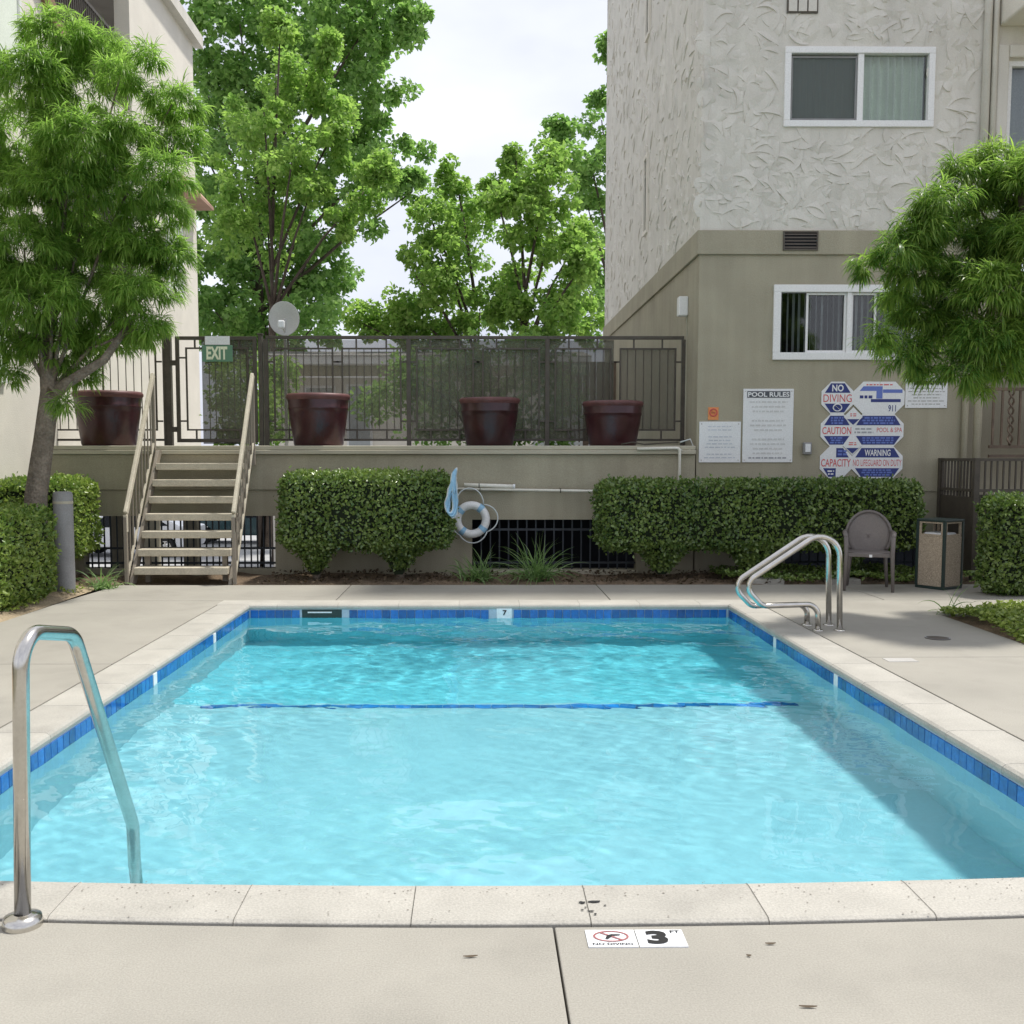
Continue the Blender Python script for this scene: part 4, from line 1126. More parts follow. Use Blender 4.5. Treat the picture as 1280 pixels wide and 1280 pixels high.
deck_rail(0, 8.80, 'steel ladder handrail nearer the camera by the far pool corner')
y2 = 9.09; d2 = at(1036, 782, y2).x - at(1049.5, 782, y2).x
deck_rail(-13.8, y2, 'steel ladder handrail farther back by the far pool corner')
t = thing('grab_rail', 'large steel grab rail bending from the near deck into the water', 'handrail', (-1.464, 3.2, 0))
MB().tube(fillet([(-1.464, 3.2, 0), (-1.437, 3.2, .955), (-1.415, 3.56, .885), (-1.395, 4.05, .02), (-1.393, 4.09, -.9)], [.10, .12, .10], 10), .0255, 18).build('rail', M['steel'], t)
MB().lathe([(.026, .04), (.034, .036), (.058, .03), (.062, .012), (.062, 0)], (-1.464, 3.2, 0.0), 28).build('flange', M['steel'], t)

# ------------------------------------------------------------------ deck markings
def deck_tile(name, label, P, z=.0045):
    v = [(p[0], p[1], 0) for p in P] + [(p[0], p[1], z) for p in P]
    return tag(MB().add(v, [(4, 5, 6, 7), (0, 1, 5, 4), (1, 2, 6, 5), (2, 3, 7, 6), (3, 0, 4, 7)]).build(name, M['tile_white'], None), label, 'tile')


yt0, yt1 = 3.030, 3.142
o = deck_tile('depth_marker', 'white no diving tile set in the near deck', [(.340, yt0), (.494, yt0), (.494, yt1), (.340, yt1)])
ring = MB(); cx, cy = .417, 3.096; n = 32
for k in range(n):
    a, b_ = 2 * math.pi * k / n, 2 * math.pi * (k + 1) / n
    ring.add([(cx + .056 * math.cos(a), cy + .036 * math.sin(a), .0065), (cx + .056 * math.cos(b_), cy + .036 * math.sin(b_), .0065), (cx + .049 * math.cos(b_), cy + .030 * math.sin(b_), .0065), (cx + .049 * math.cos(a), cy + .030 * math.sin(a), .0065)], [(0, 1, 2, 3)])
ring.build('ban_circle', mat('dull_red', (.32, .12, .12), .5), o)
MB().add([(cx - .036, cy + .024, .0068), (cx - .029, cy + .027, .0068), (cx + .036, cy - .024, .0068), (cx + .029, cy - .027, .0068)], [(0, 1, 2, 3)]).build('ban_slash', mat('dull_red2', (.32, .12, .12), .5), o)
MB().add([(cx - .02, cy - .018, .0072), (cx - .012, cy - .02, .0072), (cx + .006, cy + .002, .0072), (cx + .03, cy + .006, .0072), (cx + .03, cy + .011, .0072), (cx + .002, cy + .012, .0072), (cx - .012, cy + .004, .0072)], [tuple(range(7))]).build('diver_figure', M['black'], o)
text('NO DIVING', cx, 3.045, .125, .014, M['black'], o, .0066, True, .02)
o = deck_tile('depth_marker', 'white tile with a black 3 FT beside the no diving tile', [(.498, yt0), (.647, yt0), (.647, yt1), (.498, yt1)])
text('3', .560, 3.088, .066, .088, M['black'], o, .0066, True, .05); text('FT', .622, 3.125, .03, .017, M['black'], o, .0066, True, .02)
a = at(1098, 826, 7.6); o = deck_tile('depth_marker', 'pale blank looking tile in the shaded deck beyond the pool', [(3.03, 7.42), (3.25, 7.42), (3.25, 7.55), (3.03, 7.55)], .003); o.data.materials[0] = mat('worn_tile', (.42, .41, .39), .6)
d = thing('deck_drain', 'round bronze drain cover in the deck near the ground cover', 'drain', (3.83, 8.40, 0))
MB().lathe([(0, .006), (.085, .006), (.10, .003), (.10, 0)], (3.83, 8.40, .0), 24).build('cover', M['louver'], d); MB().lathe([(.088, .0075), (.10, .0075)], (3.83, 8.40, .0), 24).build('rim', M['concrete'], d)
for i, (px, py, lab) in enumerate(((588, 1197, 'small curled brown leaf lying left of the depth tiles'), (936, 1196, 'tiny dark leaf scrap on the near deck'), (963, 1181, 'short brown leaf lying nearest the coping past the depth tiles'), (1010, 1260, 'thin curved twig on the near deck by the bottom edge'))):
    r = _F + _R * (px - 608) / F_PX - _U * (py - 672.7) / F_PX; tt = -1.5 / r[2]; x, y = r[0] * tt, r[1] * tt
    an = random.uniform(-.5, .3); l = (.045, .016, .034, .05)[i]; n = 6; v = []
    for k in range(n + 1):
        s = k / n - .5; wv = .0036 * (1 - (2 * s) ** 2) + .0006
        for sg in (-1, 1): v.append((x + s * l * math.cos(an) - sg * wv * math.sin(an), y + s * l * math.sin(an) * .5 + sg * wv, .004 + .006 * s * s + (.002 if sg > 0 else 0)))
    tag(MB().add(v, [(2 * k, 2 * k + 1, 2 * k + 3, 2 * k + 2) for k in range(n)], True).build('fallen_leaf', LEAF['dry'], None), lab, 'leaf', 'fallen leaves on the near deck')

# ------------------------------------------------------------------ chair and litter bin
ch = thing('garden_chair', 'taupe plastic armchair with a round back beside the hedge', 'chair', (0, 0, 0))
P_ = M['plastic']
mb = MB(); n = 28
prof = []
pts = [(.25 * math.copysign(abs(math.cos(q)) ** .5, math.cos(q)), .23 * math.copysign(abs(math.sin(q)) ** .5, math.sin(q))) for q in np.linspace(0, 2 * math.pi, n + 1)[:-1]]
mb.prism(pts, 'z', .415, .435); mb.build('seat', P_, ch, .012)
mb = MB().box(-.24, .24, -.245, -.225, .385, .425); mb.build('seat_apron', P_, ch, .006)
zc, ya = .605, .21
v, f = [], []; rings = 6; n = 36
for j in range(rings + 1):
    for k in range(n):
        q = 2 * math.pi * k / n; rr = j / rings
        x = .245 * rr * math.cos(q); z = .265 * rr * math.sin(q); v.append((x, ya + .10 * (z + .2) * .9 - .9 * x * x, zc + z))
for j in range(rings):
    for k in range(n): f.append((j * n + k, j * n + (k + 1) % n, (j + 1) * n + (k + 1) % n, (j + 1) * n + k))
o = MB().add(v, f, True).build('back_shell', mat('light_taupe_plastic', (.20, .175, .165), .5), ch); so = o.modifiers.new('thick', 'SOLIDIFY'); so.thickness = .006
pts = [];
for q in np.linspace(-.62, math.pi + .62, 40):
    x = .262 * math.cos(q); z = .272 * math.sin(q); pts.append((x, ya + .10 * (z + .2) * .9 - .9 * x * x, zc + z))
MB().tube(pts, .024, 10, flat=.75).build('back_rim', P_, ch)
for s in (-1, 1):
    MB().tube([(s * .255, .19, .66), (s * .278, .10, .655), (s * .283, -.08, .65), (s * .275, -.20, .635), (s * .268, -.235, .60)], [.022, .026, .028, .028, .024], 10, flat=.6).build('armrest', P_, ch)
    MB().tube([(s * .268, -.235, .61), (s * .262, -.245, .42), (s * .275, -.27, .0)], [.026, .026, .018], 8).build('front_leg', P_, ch)
    MB().tube([(s * .20, .20, .43), (s * .235, .27, .0)], [.026, .018], 8).build('rear_leg', P_, ch)
    MB().tube([(s * .20, .195, .42), (s * .215, .21, .52), (s * .235, .20, .62)], .022, 8).build('back_support', P_, ch)
B(.0, .035, -.249, -.246, .385, .415).build('label_sticker', M['signw'], ch)
ch.scale = (.93, .95, 1.0); ch.location = (4.47, 11.62, 0); ch.rotation_euler = (0, 0, R(-19))

tb = thing('litter_bin', 'pebble panelled litter bin with dark green frame beside the metal fence', 'bin', (0, 0, 0))
s = .168; H = .80; gm = M['green_metal']
B(-s - .012, s + .012, -s - .012, s + .012, 0.0, .03).build('base', gm, tb, .004)
B(-s - .016, s + .016, -s - .016, s + .016, H - .03, H).build('lid', gm, tb, .008)
for sx in (-1, 1):
    for sy in (-1, 1): B(sx * s - .016, sx * s + .016, sy * s - .016, sy * s + .016, .031, H - .031).build('corner_post', gm, tb, .004)
for k in range(4):
    mb = MB(); o = mb.box(-s + .018, s - .018, -s - .006, -s + .012, .034, .60).build('pebble_panel', M['aggregate'], tb); o.rotation_euler = (0, 0, k * math.pi / 2)
    mb = MB()
    for (a, b_, c, d) in ((-s + .018, s - .018, .602, .628), (-s + .018, s - .018, .752, .768), (-s + .018, -s + .045, .629, .751), (s - .045, s - .018, .629, .751)): mb.box(a, b_, -s - .003, -s + .01, c, d)
    o = mb.build('opening_frame', M['aggregate'], tb); o.rotation_euler = (0, 0, k * math.pi / 2)
B(-s + .03, s - .03, -s + .03, s - .03, .04, .60).build('liner', M['dark'], tb)
mb = MB().box(-s + .04, s - .04, -s + .04, s - .04, .601, .645); mb.build('rubbish_bag', M['signw'], tb, .02)
tb.location = (5.33, 11.72, 0); tb.rotation_euler = (0, 0, R(32))

# ------------------------------------------------------------------ bollard
bo = thing('bollard', 'round grey concrete bollard standing at the hedge corner', 'bollard', (-4.60, 11.40, 0))
MB().lathe([(.105, 0), (.105, 1.09), (.098, 1.115), (.08, 1.125), (0, 1.125)], (-4.60, 11.40, -.0), 28).build('post', M['concrete'], bo)
MB().lathe([(.107, .99), (.109, 1.0), (.107, 1.02)], (-4.60, 11.40, 0), 28).build('band', M['olive_lip'], bo)

# ------------------------------------------------------------------ metal fence and patio railing at the right
mf = thing('picket_fence', 'dark bronze picket fence turning a corner behind the litter bin', 'fence', (6.06, 12.9, 0))
XF = 6.06; YF = 12.42; ZF = 1.495


def pickets(p, q, n, t, par):
    p, q = Vector(p), Vector(q); b0 = None
    for i in range(n):
        c = p.lerp(q, (i + .5) / n)
        if b0 is None: b0 = MB().box(-.009, .009, -.009, .009, .06, ZF - .03).build('picket', M['iron'], par, loc=(c.x, c.y, 0))
        else: share('picket', b0, par, (c.x - org(par).x, c.y - org(par).y, 0))


for (a, b_, n) in (((XF, 13.36, 0), (XF, YF, 0), 11), ((XF, YF, 0), (8.6, YF, 0), 34)):
    for z in (.10, 1.10, ZF - .02): MB().bar((a[0], a[1], z), (b_[0], b_[1], z), .035, .035).build('rail', M['iron'], mf)
    pickets(a, b_, n, None, mf)
for (x, y) in ((XF, 13.36), (XF, YF), (6.75, YF), (7.6, YF)): B(x - .03, x + .03, y - .03, y + .03, 0, ZF).build('post', M['iron'], mf, .003)
B(XF - .012, XF - .008, YF + .02, 13.34, .08, 1.02).build('solid_panel', M['iron'], mf); B(XF + .03, 8.6, YF + .012, YF + .016, .08, 1.05).build('solid_panel', M['iron'], mf)
pr = thing('patio_railing', 'brown patio railing with twisted pickets under the leafy tree', 'railing', (7.3, 13.3, 1.5))
ya = 13.25
for z in (1.50, 1.62, 2.36): B(6.62, 8.8, ya - .02, ya + .02, z, z + .04).build('rail', M['wood'], pr)
for i in range(18):
    x = 6.66 + i * .115
    if i % 4 == 2:
        mb = MB(); pts = [(x + .03 * math.sin(k * .9), ya + .03 * math.cos(k * .9), 1.665 + k * .0345) for k in range(21)]; mb.tube(pts, .013, 6).build('twisted_picket', M['wood'], pr)
        mb = MB(); pts = [(x - .03 * math.sin(k * .9), ya - .03 * math.cos(k * .9), 1.665 + k * .0345) for k in range(21)]; mb.tube(pts, .013, 6).build('twisted_picket', M['wood'], pr)
    else: B(x - .012, x + .012, ya - .012, ya + .012, 1.661, 2.359).build('picket', M['wood'], pr)
B(7.3, 8.7, ya + .1, ya + .13, 1.55, 2.3).build('timber_panel', M['wood'], pr)

# ------------------------------------------------------------------ left building
lb = thing('apartment_building', 'cream stucco apartment block with balconies behind the left tree', 'building', (-8, 15, 0))
LX = -5.75; LZ = 9.9; LYB = 21.45
# balcony recesses: (y0, y1, z0, z1)
REC = [(14.3, 17.6, 7.15, 9.35), (14.3, 17.6, 4.3, 6.5)]
wl = MB()
ys2 = [3, 14.3, 17.6, LYB]; zs2 = [1.15, 4.3, 6.5, 7.15, 9.35, LZ]
for i in range(3):
    for j in range(5):
        cy, cz = (ys2[i] + ys2[i + 1]) / 2, (zs2[j] + zs2[j + 1]) / 2
        if not any(r[0] < cy < r[1] and r[2] < cz < r[3] for r in REC): wl.box(LX - .25, LX, ys2[i], ys2[i + 1], zs2[j], zs2[j + 1])
wl.build('wall', M['cream'], lb)
B(LX - 6, LX - .251, LYB - .25, LYB, 1.15, LZ).build('end_wall', M['cream'], lb); B(LX - 6, LX - .251, 3, 3.25, 1.15, LZ).build('end_wall', M['cream'], lb)
B(LX - 6, LX - .251, 3.251, LYB - .251, 1.15, 1.4).build('floor_slab', M['concrete'], lb)
B(LX - 1.6, LX - 1.5, 14.3, 17.6, 4.3, 9.35).build('recess_wall', M['stucco'], lb)
B(LX - 1.5, LX - .251, 14.3, 17.6, 6.501, 7.149).build('balcony_floor', M['cream'], lb); B(LX - 1.5, LX - .251, 14.3, 17.6, 4.1, 4.299).build('balcony_floor', M['cream'], lb)
rf = MB().prism([(LX + .12, LZ), (LX + .12, LZ + .14), (LX - 3, LZ + 1.0), (LX - 6.3, LZ + .14), (LX - 6.3, LZ)], 'y', 2.7, LYB + .2).build('roof', M['roofing'], lb)
B(LX - .02, LX + .16, 2.7, LYB + .22, LZ - .08, LZ + .145).build('roof_fascia', M['stucco'], lb)
for (y0, y1, z0) in ((14.35, 17.55, 7.15), (14.35, 17.55, 4.3)):
    br = MB().box(LX - .06, LX - .02, y0, y1, z0 + 1.05, z0 + 1.1).box(LX - .06, LX - .02, y0, y1, z0 + .1, z0 + .14).build('balcony_railing', M['iron'], lb)
    b0 = None
    for i in range(40):
        y = y0 + .05 + i * (y1 - y0 - .1) / 39
        if b0 is None: b0 = MB().box(-.012, .012, -.012, .012, z0 + .14, z0 + 1.05).build('baluster', M['iron'], br, loc=(LX - .04, y, 0))
        else: share('baluster', b0, br, (LX - .04 - org(br).x, y - org(br).y, 0))
    for (ya_, yb_) in ((14.7, 16.0), (16.2, 17.4)):
        dn = B(LX - 1.49, LX - 1.45, ya_, yb_, z0 + .02, z0 + 2.05).build('balcony_door', M['white'], lb); B(LX - 1.449, LX - 1.44, ya_ + .08, yb_ - .08, z0 + .1, z0 + 1.97).build('pane', M['dark'], dn)
# brown sloped beam and window near the tree top
MB().bar((LX + .05, 14.9, 7.0), (LX + .05, 13.2, 8.3), .08, .22).build('stair_beam', M['brown'], lb)
for (y0, y1, z0, z1) in ((12.5, 13.35, 6.2, 7.6), (19.3, 20.3, 4.6, 5.9), (11.3, 12.6, 2.4, 3.6)):
    mb = MB()
    for (a, b_, c, d) in ((y0, y1, z0, z0 + .06), (y0, y1, z1 - .06, z1), (y0, y0 + .06, z0 + .06, z1 - .06), (y1 - .06, y1, z0 + .06, z1 - .06)): mb.box(LX + .001, LX + .05, a, b_, c, d)
    wn = mb.build('window', M['white'], lb); B(LX + .002, LX + .02, y0 + .061, y1 - .061, z0 + .061, z1 - .061).build('pane', M['curtain'], wn)
MB().prism([(LX + .001, 6.50), (LX + .40, 6.50), (LX + .40, 6.56), (LX + .001, 7.0)], 'y', 20.3, 21.3).build('tile_awning', M['terracotta'], lb)
for y in (4, 8, 12.5, 17, 21.2): B(LX - .3, LX - .02, y - .15, y + .15, -1.62, 1.149).build('column', M['olive'], lb) if y > 14 else None

# ------------------------------------------------------------------ house, fence and exit sign behind the railing
hs = thing('low_house', 'low grey house with a white eave seen through the railing', 'house', (-4, 28, -1.62))
hy = 28.0; a = at(338, 444, hy); b_ = at(505, 458, hy)
B(a.x, 2.6, hy, hy + .3, -1.62, b_.z - .3).build('wall', M['cream'], hs)
B(a.x - .4, 3.0, hy - .9, hy + 4, b_.z - .02, b_.z + .20).build('eave', M['white'], hs, .02); B(a.x - .3, 2.9, hy - .5, hy - .45, b_.z - .30, b_.z - .021).build('soffit', M['olive'], hs)
MB().prism([(hy - .95, b_.z + .201), (hy + 1.5, b_.z + .55), (hy + 4, b_.z + .201)], 'x', a.x - .4, 3.0).build('roof', M['roofing'], hs)
a = at(436, 483, hy); b_ = at(463, 556, hy)
dr = B(a.x - .06, b_.x + .06, hy - .06, hy - .001, .6, a.z + .06).build('door_frame', M['white'], hs); B(a.x, b_.x, hy - .075, hy - .061, .6, a.z).build('door_panel', M['blind'], dr)
a = at(380, 482, hy); b_ = at(420, 520, hy); wn = B(a.x, b_.x, hy - .05, hy - .001, b_.z, a.z).build('window', M['white'], hs); B(a.x + .07, b_.x - .07, hy - .06, hy - .051, b_.z + .07, a.z - .07).build('pane', M['dglass'], wn)
bf = thing('board_fence', 'dark brown board fence behind the railing next to the building', 'fence', (2.0, 21.5, 1.645))
fy = 21.3; a = at(690, 447, fy); bt = at(690, 452, fy).z; x = at(694, 500, fy).x
bb = None; i = 0
while x < CX - .06:
    if bb is None: bb = MB().box(0, .135, 0, .02, 1.646, bt).build('board', M['wood'], bf, .004, 1, loc=(x, fy, 0))
    else: share('board', bb, bf, (x - org(bf).x, fy + (.006 if i % 2 else 0) - org(bf).y, -org(bf).z))
    x += .142; i += 1
for z in (1.9, bt - .3): B(at(694, 500, fy).x, CX - .05, fy + .03, fy + .07, z, z + .09).build('rail', M['wood'], bf)
a = at(716, 456, fy - .03); b_ = at(733, 466, fy - .03); e2 = thing('exit_sign', 'tiny pale exit sign on the dark board fence behind the railing', 'sign', ((a.x + b_.x) / 2, fy - .03, b_.z))
B(a.x - .03, b_.x + .03, fy - .025, fy - .006, b_.z - .03, a.z + .03).build('plate', M['exit_green'], e2); text('EXIT', (a.x + b_.x) / 2, (a.z + b_.z) / 2, b_.x - a.x, a.z - b_.z, M['exit_letter'], e2, fy - .03, bold=.03)
wf = thing('white_fence', 'small white slatted fence seen low behind the railing', 'fence', (at(705, 535, 20).x, 20, 1.645))
a = at(668, 518, 20.0); b_ = at(727, 518, 20.0); n = 12
for i in range(n):
    x = a.x + (b_.x - a.x) * i / (n - 1)
    B(x - .025, x + .025, 20.0, 20.02, 1.646, a.z).build('slat', M['signw'], wf)
for z in (1.75, a.z - .12): B(a.x, b_.x, 20.021, 20.05, z, z + .05).build('rail', M['signw'], wf)


# ------------------------------------------------------------------ parked cars in the yard below
def car(label, cx, y, paint):
    z0 = -1.62; c = thing('parked_car', label, 'car', (cx, y, z0), 'cars parked in the lower yard')
    pr_ = [(-2.15, .35), (-2.2, .62), (-2.05, .80), (-1.25, .93), (-.55, 1.38), (.95, 1.42), (1.75, 1.0), (2.15, .95), (2.2, .5), (2.1, .30)]
    def arch(px_): return [(px_ + .36 * math.cos(q), .31 + .36 * math.sin(q)) for q in np.linspace(0, math.pi, 9)]
    poly = [(cx + p[0], z0 + p[1]) for p in pr_] + [(cx + q[0], z0 + max(q[1], .25)) for q in arch(1.32)] + [(cx + q[0], z0 + max(q[1], .25)) for q in arch(-1.32)]
    MB().prism(poly, 'y', y, y + 1.7).build('body', paint, c, .05, 3)
    for (p_, nm) in (([(-1.05, .95), (-.48, 1.32), (.18, 1.34), (.18, .95)], 'side_window'), ([(.24, .95), (.24, 1.34), (.88, 1.34), (1.45, 1.0)], 'side_window')):
        MB().prism([(cx + q[0], z0 + q[1]) for q in p_], 'y', y - .012, y + .01).build(nm, M['dark'], c)
    B(cx - .05, cx + .12, y - .03, y - .001, z0 + .80, z0 + .83).build('door_handle', M['steel'], c); B(cx - 2.16, cx - 1.85, y - .014, y + .05, z0 + .66, z0 + .76).build('headlight', M['signw'], c); B(cx + 2.0, cx + 2.19, y - .014, y + .05, z0 + .72, z0 + .85).build('tail_light', M['red'], c)
    for wx in (-1.32, 1.32):
        for wy in (y + .02, y + 1.48):
            v, f = [], []; n = 28
            wh = MB(); ctr = Vector((cx + wx, wy, z0 + .31))
            pts = [(.31, 0), (.31, .2)]
            ringp = [(.19, -.012), (.30, -.012), (.31, .02), (.31, .2), (.15, .2)]
            for (rr, yy_) in ringp:
                for k in range(n): q = 2 * math.pi * k / n; v.append((ctr.x + rr * math.cos(q), ctr.y + yy_, ctr.z + rr * math.sin(q)))
            for j in range(len(ringp) - 1):
                for k in range(n): f.append((j * n + k, j * n + (k + 1) % n, (j + 1) * n + (k + 1) % n, (j + 1) * n + k))
            w_ = wh.add(v, f, True).build('wheel', M['tyre'], c)
            rm = MB().tube([(ctr.x + .19 * math.cos(q), ctr.y - .01, ctr.z + .19 * math.sin(q)) for q in np.linspace(0, 6.283, 25)[:-1]], .018, 6, closed=True)
            for k in range(5): q = 2 * math.pi * k / 5 + .3; rm.bar((ctr.x, ctr.y - .008, ctr.z), (ctr.x + .19 * math.cos(q), ctr.y - .008, ctr.z + .19 * math.sin(q)), .05, .02, (0, 1, 0))
            rm.build('rim', M['steel'], w_)
    return c


car('white car parked in the yard seen through the wall grille', -11.1, 32.0, M['carwhite'])
car('dark teal car parked behind the stair treads', -8.6, 37.0, M['carteal'])

# =================================================================== PLANTS
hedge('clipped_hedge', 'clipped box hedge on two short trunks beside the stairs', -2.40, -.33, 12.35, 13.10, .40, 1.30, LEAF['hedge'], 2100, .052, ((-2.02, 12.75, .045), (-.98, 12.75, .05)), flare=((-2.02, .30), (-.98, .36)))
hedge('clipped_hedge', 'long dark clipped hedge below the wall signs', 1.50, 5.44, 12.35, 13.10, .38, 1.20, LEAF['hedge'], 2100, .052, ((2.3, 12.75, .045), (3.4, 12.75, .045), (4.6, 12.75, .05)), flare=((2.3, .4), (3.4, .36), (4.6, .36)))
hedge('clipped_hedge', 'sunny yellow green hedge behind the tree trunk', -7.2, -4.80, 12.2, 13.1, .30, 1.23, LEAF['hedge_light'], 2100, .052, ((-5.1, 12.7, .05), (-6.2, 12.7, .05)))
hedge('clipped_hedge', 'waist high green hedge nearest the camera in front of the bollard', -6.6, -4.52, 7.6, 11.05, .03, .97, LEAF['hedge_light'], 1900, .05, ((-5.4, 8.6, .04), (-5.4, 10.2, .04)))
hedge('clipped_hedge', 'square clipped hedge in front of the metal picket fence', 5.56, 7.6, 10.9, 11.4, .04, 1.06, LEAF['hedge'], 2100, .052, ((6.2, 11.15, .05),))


def strappy(label, x, y, n, h):
    t = thing('strap_leaf_plant', label, 'plant', (x, y, 0), 'strap leaved plants at the foot of the wall')
    P = np.stack([x + RNG.normal(0, .07, n), y + RNG.normal(0, .06, n), np.full(n, -.01)], 1); an = RNG.uniform(0, 6.283, n); til = RNG.uniform(.15, 1.0, n)
    D = np.stack([np.cos(an) * til, np.sin(an) * til, np.ones(n)], 1); V, T = strips(P, D, h * RNG.uniform(.7, 1.35, n), RNG.uniform(.012, .022, n), RNG.uniform(.8, 2.3, n), seg=6)
    np_mesh('leaves', V, T, LEAF['strap'], t); return t


strappy('low strap leaved plant under the life ring', -.02, 12.45, 130, .40)
strappy('taller strap leaved plant in front of the dark grille', .72, 12.45, 190, .52)
w_ = strappy('wispy yellow green weed by the deck edge near the bollard', -4.05, 12.0, 70, .28); w_['group'] = 'weeds by the deck edge'; w_.location = (-4.30, 11.75, 0)
strappy('thin grass tuft at the corner of the ground cover', 4.55, 9.7, 14, .28)['group'] = 'weeds by the deck edge'
# ground cover
def cover(name, x0, x1, y0, y1, n, h, m, keep=lambda x, y: True, size=.05):
    x = RNG.uniform(x0, x1, n); y = RNG.uniform(y0, y1, n); k = np.array([keep(a, b) for a, b in zip(x, y)]); x, y = x[k], y[k]; n = len(x)
    hz = h * (.35 + .4 * np.sin(x * 5 + 1) * np.sin(y * 4) + .5 * RNG.uniform(0, 1, n)); P = np.stack([x, y, .01 + np.maximum(hz, 0)], 1)
    D = unit(RNG.normal(0, 1, P.shape) * np.array([1, 1, .4]) + np.array([0, 0, .3])); N = unit(RNG.normal(0, .4, P.shape) + np.array([0, 0, 1])); s = size * RNG.uniform(.6, 1.3, n)
    V, T = leaves(P, D, N, s, s * .7); o = np_mesh(name, V, T, m, None); return tag(o, kind='stuff')


cover('ground_cover', 4.42, 8.2, 6.5, 9.72, 30000, .10, LEAF['ivy'])
cover('ground_cover', 3.0, 6.0, 12.1, 13.3, 5000, .10, LEAF['hedge'])
cover('ground_cover', -5.6, -4.44, 9.0, 12.0, 1700, .06, LEAF['ivy'], lambda x, y: (math.sin(x * 7) + math.sin(y * 5 + 1)) > -.2)
cover('leaf_litter', -2.6, 6, 12.06, 13.3, 1500, .02, LEAF['dry'])
# flat stepping stones by the hedge foot
for i, (px, lab) in enumerate(((955, 'flat pale stone at the hedge foot behind the ladder'), (1050, 'flat pale stone at the hedge foot behind the chair'))):
    q = at(px, 726, 12.25); tag(MB().prism([(q.x - .2, 12.15), (q.x + .22, 12.14), (q.x + .2, 12.32), (q.x - .17, 12.34)], 'z', -.03, .05).build('flat_stone', M['coping'], None, .015), lab, 'stone')


# ------------------------------------------------------------------ trees
def limb(t, pts, r0, r1, m, nm='limb'):
    n = len(pts); rs = [r0 + (r1 - r0) * i / (n - 1) for i in range(n)]; MB().tube(pts, rs, 10).build(nm, m, t)


def near_tree(name, label, base, trunk, r0, r1, clumps, m, bark, ln, dens, fork):
    t = thing(name, label, 'tree', base); limb(t, trunk, r0, r1, bark, 'trunk')
    f = Vector(trunk[fork]); 
    for (c, r, _) in clumps[::4]:
        c = Vector(c); md = f.lerp(c, .5) + Vector((random.uniform(-.1, .1), random.uniform(-.1, .1), .12)); limb(t, [f, md, c], r1 * .4, .008, bark)
    spray_crown('crown', clumps, m, t, ln, dens); return t


def clump_px(lst, Y, jitter=.35, fl=.66, grow=1.0):
    out = []
    for (px, py, r) in lst:
        y = Y + random.uniform(-jitter, jitter); c = at(px, py, y); rm = r * y / F_PX * grow; out.append((tuple(c), (rm, rm, rm * fl), 1.0))
    return out


Y1 = 11.3
cl = clump_px([(70, 45, 42), (128, 62, 34), (35, 95, 48), (95, 110, 48), (150, 95, 26), (30, 165, 55), (95, 180, 52), (160, 170, 40), (215, 130, 34), (228, 180, 28), (190, 70, 20), (20, 240, 58), (85, 240, 52), (150, 235, 46), (200, 215, 34), (205, 265, 32),
               (30, 310, 60), (100, 310, 52), (160, 300, 44), (205, 318, 34), (-20, 360, 60), (50, 375, 54), (115, 370, 50), (170, 365, 40), (205, 352, 26), (10, 425, 34), (70, 430, 44), (130, 422, 42), (180, 408, 32), (100, 462, 22), (-60, 200, 70), (-60, 320, 70), (85, 505, 14), (5, 465, 22)], Y1, .55, grow=1.12)
tb_ = at(43, 640, Y1)
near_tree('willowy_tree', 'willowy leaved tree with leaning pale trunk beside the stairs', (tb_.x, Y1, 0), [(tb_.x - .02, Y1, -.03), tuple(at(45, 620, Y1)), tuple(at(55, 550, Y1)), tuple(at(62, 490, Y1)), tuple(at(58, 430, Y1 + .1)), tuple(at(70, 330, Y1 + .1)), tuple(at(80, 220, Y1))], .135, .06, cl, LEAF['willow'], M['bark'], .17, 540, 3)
t = bpy.data.objects['willowy_tree']; limb(t, [at(60, 500, Y1), at(85, 478, Y1 - .05), at(130, 450, Y1 - .1), at(165, 400, Y1)], .075, .03, M['bark'])
Y2 = 9.6
cl = clump_px([(1240, 200, 34), (1205, 215, 26), (1285, 225, 50), (1175, 250, 30), (1225, 262, 46), (1150, 290, 34), (1195, 305, 42), (1120, 310, 26), (1086, 328, 20), (1265, 300, 52), (1145, 335, 34), (1200, 355, 44), (1255, 365, 54), (1115, 365, 20), (1150, 390, 36), (1098, 425, 20), (1135, 440, 30), (1185, 415, 42), (1240, 430, 48), (1290, 430, 50), (1165, 462, 26), (1205, 462, 30), (1255, 462, 30), (1330, 300, 80), (1340, 400, 80), (1330, 210, 60), (1225, 486, 16)], Y2, .5, grow=1.1)
tb_ = at(1345, 780, Y2)
near_tree('willowy_tree', 'dark willowy leaved tree hanging over the wall signs', (tb_.x, Y2, 0), [(tb_.x, Y2, -.03), tuple(at(1342, 620, Y2)), tuple(at(1335, 480, Y2)), tuple(at(1320, 380, Y2)), tuple(at(1290, 300, Y2)), tuple(at(1280, 240, Y2))], .15, .06, cl, LEAF['willow_dark'], M['bark'], .16, 640, 2)


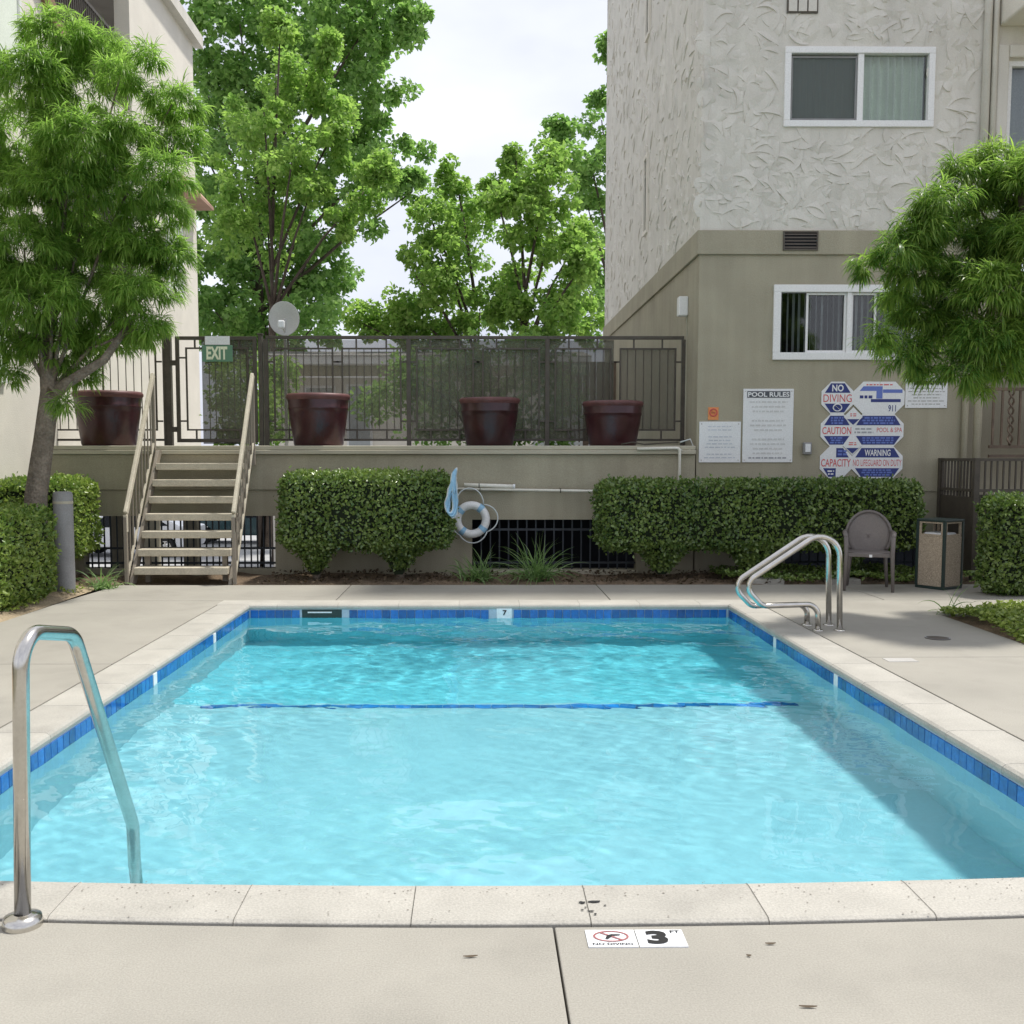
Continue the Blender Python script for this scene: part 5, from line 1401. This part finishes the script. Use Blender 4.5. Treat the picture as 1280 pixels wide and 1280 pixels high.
def far_tree(name, label, Y, lst, m, size, dens, trunk_px, rtr=.22, group='tall trees beyond the terrace'):
    cl = clump_px(lst, Y, Y * .05, 1.05); b = at(trunk_px, 560, Y); t = thing(name, label, 'tree', (b.x, Y, -1.62), group)
    top = max(c[0][2] for c in cl); limb(t, [(b.x, Y, -1.62), (b.x + .12, Y, top * .2), (b.x - .08, Y, top * .4), (b.x, Y, top * .58)], rtr, rtr * .12, M['bark_dark'], 'trunk')
    for (c, r, _) in cl[::2]:
        c = Vector(c); f = Vector((b.x, Y, max(1.0, min(c.z * .62, c.z - 1)))); limb(t, [f, f.lerp(c, .55) + Vector((0, 0, .2)), c], rtr * .25, .02, M['bark_dark'])
    broad_crown('crown', cl, m, t, size, dens); return t


far_tree('maple_tree', 'tall bluish green tree filling the sky beside the cream building', 36, [(300, 30, 60), (250, 50, 40), (255, 190, 40), (290, -30, 60), (290, 130, 44), (390, 20, 60), (470, 15, 50), (515, 20, 26), (430, 70, 55), (480, 80, 36), (330, 90, 50), (450, 140, 50), (490, 190, 40), (420, 190, 50), (515, 240, 26), (470, 240, 40), (330, 180, 60), (400, 260, 50), (280, 250, 40), (330, 300, 60), (390, 320, 40), (280, 340, 45), (330, 380, 55), (300, 415, 46), (250, 420, 40), (340, 420, 46), (390, 410, 36), (270, 330, 44), (365, 360, 45), (415, 345, 30), (270, 390, 40), (385, 385, 30), (260, 120, 40), (360, -40, 80), (460, -30, 50)], LEAF['maple2'], .20, 95, 330, .32)
far_tree('maple_tree', 'yellow green maple with tall spires beside the satellite dish', 30, [(350, 45, 22), (405, 65, 20), (345, 90, 30), (400, 105, 28), (330, 140, 38), (385, 150, 40), (425, 150, 24), (310, 190, 36), (365, 200, 40), (415, 185, 22), (300, 240, 34), (350, 245, 36), (390, 235, 22), (290, 290, 30), (335, 290, 30), (470, 215, 20), (455, 240, 24), (425, 270, 20)], LEAF['maple'], .145, 110, 345, .2)
far_tree('maple_tree', 'broad leafy maple at the middle behind the railing', 31, [(570, 222, 18), (568, 262, 30), (540, 278, 28), (600, 290, 38), (550, 318, 42), (595, 340, 44), (520, 345, 30), (540, 385, 40), (600, 390, 42), (565, 290, 36), (510, 385, 22), (480, 395, 22), (455, 405, 20), (640, 400, 24), (570, 410, 30), (520, 415, 24)], LEAF['maple'], .145, 110, 595, .22)
far_tree('maple_tree', 'leafy maple with forked dark limbs nearest the olive building', 29, [(645, 200, 16), (650, 235, 24), (690, 200, 18), (695, 235, 26), (620, 245, 18), (640, 275, 38), (695, 280, 38), (660, 318, 40), (715, 312, 32), (635, 355, 30), (690, 355, 38), (670, 250, 30), (725, 335, 16), (705, 390, 26), (735, 400, 22), (680, 405, 22), (650, 380, 14)], LEAF['maple'], .145, 110, 655, .2)
far_tree('maple_tree', 'dark bluish tree half hidden behind the olive building', 40, [(752, 150, 24), (700, 165, 16), (735, 190, 30), (760, 230, 40), (735, 260, 30), (750, 310, 40), (735, 360, 24), (770, 380, 30), (764, 60, 12), (790, 100, 40)], LEAF['maple2'], .20, 90, 770, .28)
far_tree('leafy_shrub', 'dark leafy shrub mass pressing against the back of the railing', 17.2, [(530, 480, 40), (575, 500, 44), (625, 470, 44), (655, 510, 40), (690, 480, 34), (545, 530, 34), (610, 540, 34), (700, 530, 24), (515, 470, 24), (470, 500, 24), (655, 455, 26), (590, 450, 26)], LEAF['maple2'], .09, 60, 600, .06, 'shrubs behind the railing')
far_tree('leafy_shrub', 'leafy shrub behind the gate seen through its mesh', 17.5, [(300, 470, 30), (320, 510, 30), (345, 470, 22), (335, 535, 26), (285, 500, 24), (290, 540, 22)], LEAF['maple'], .09, 60, 320, .05, 'shrubs behind the railing')
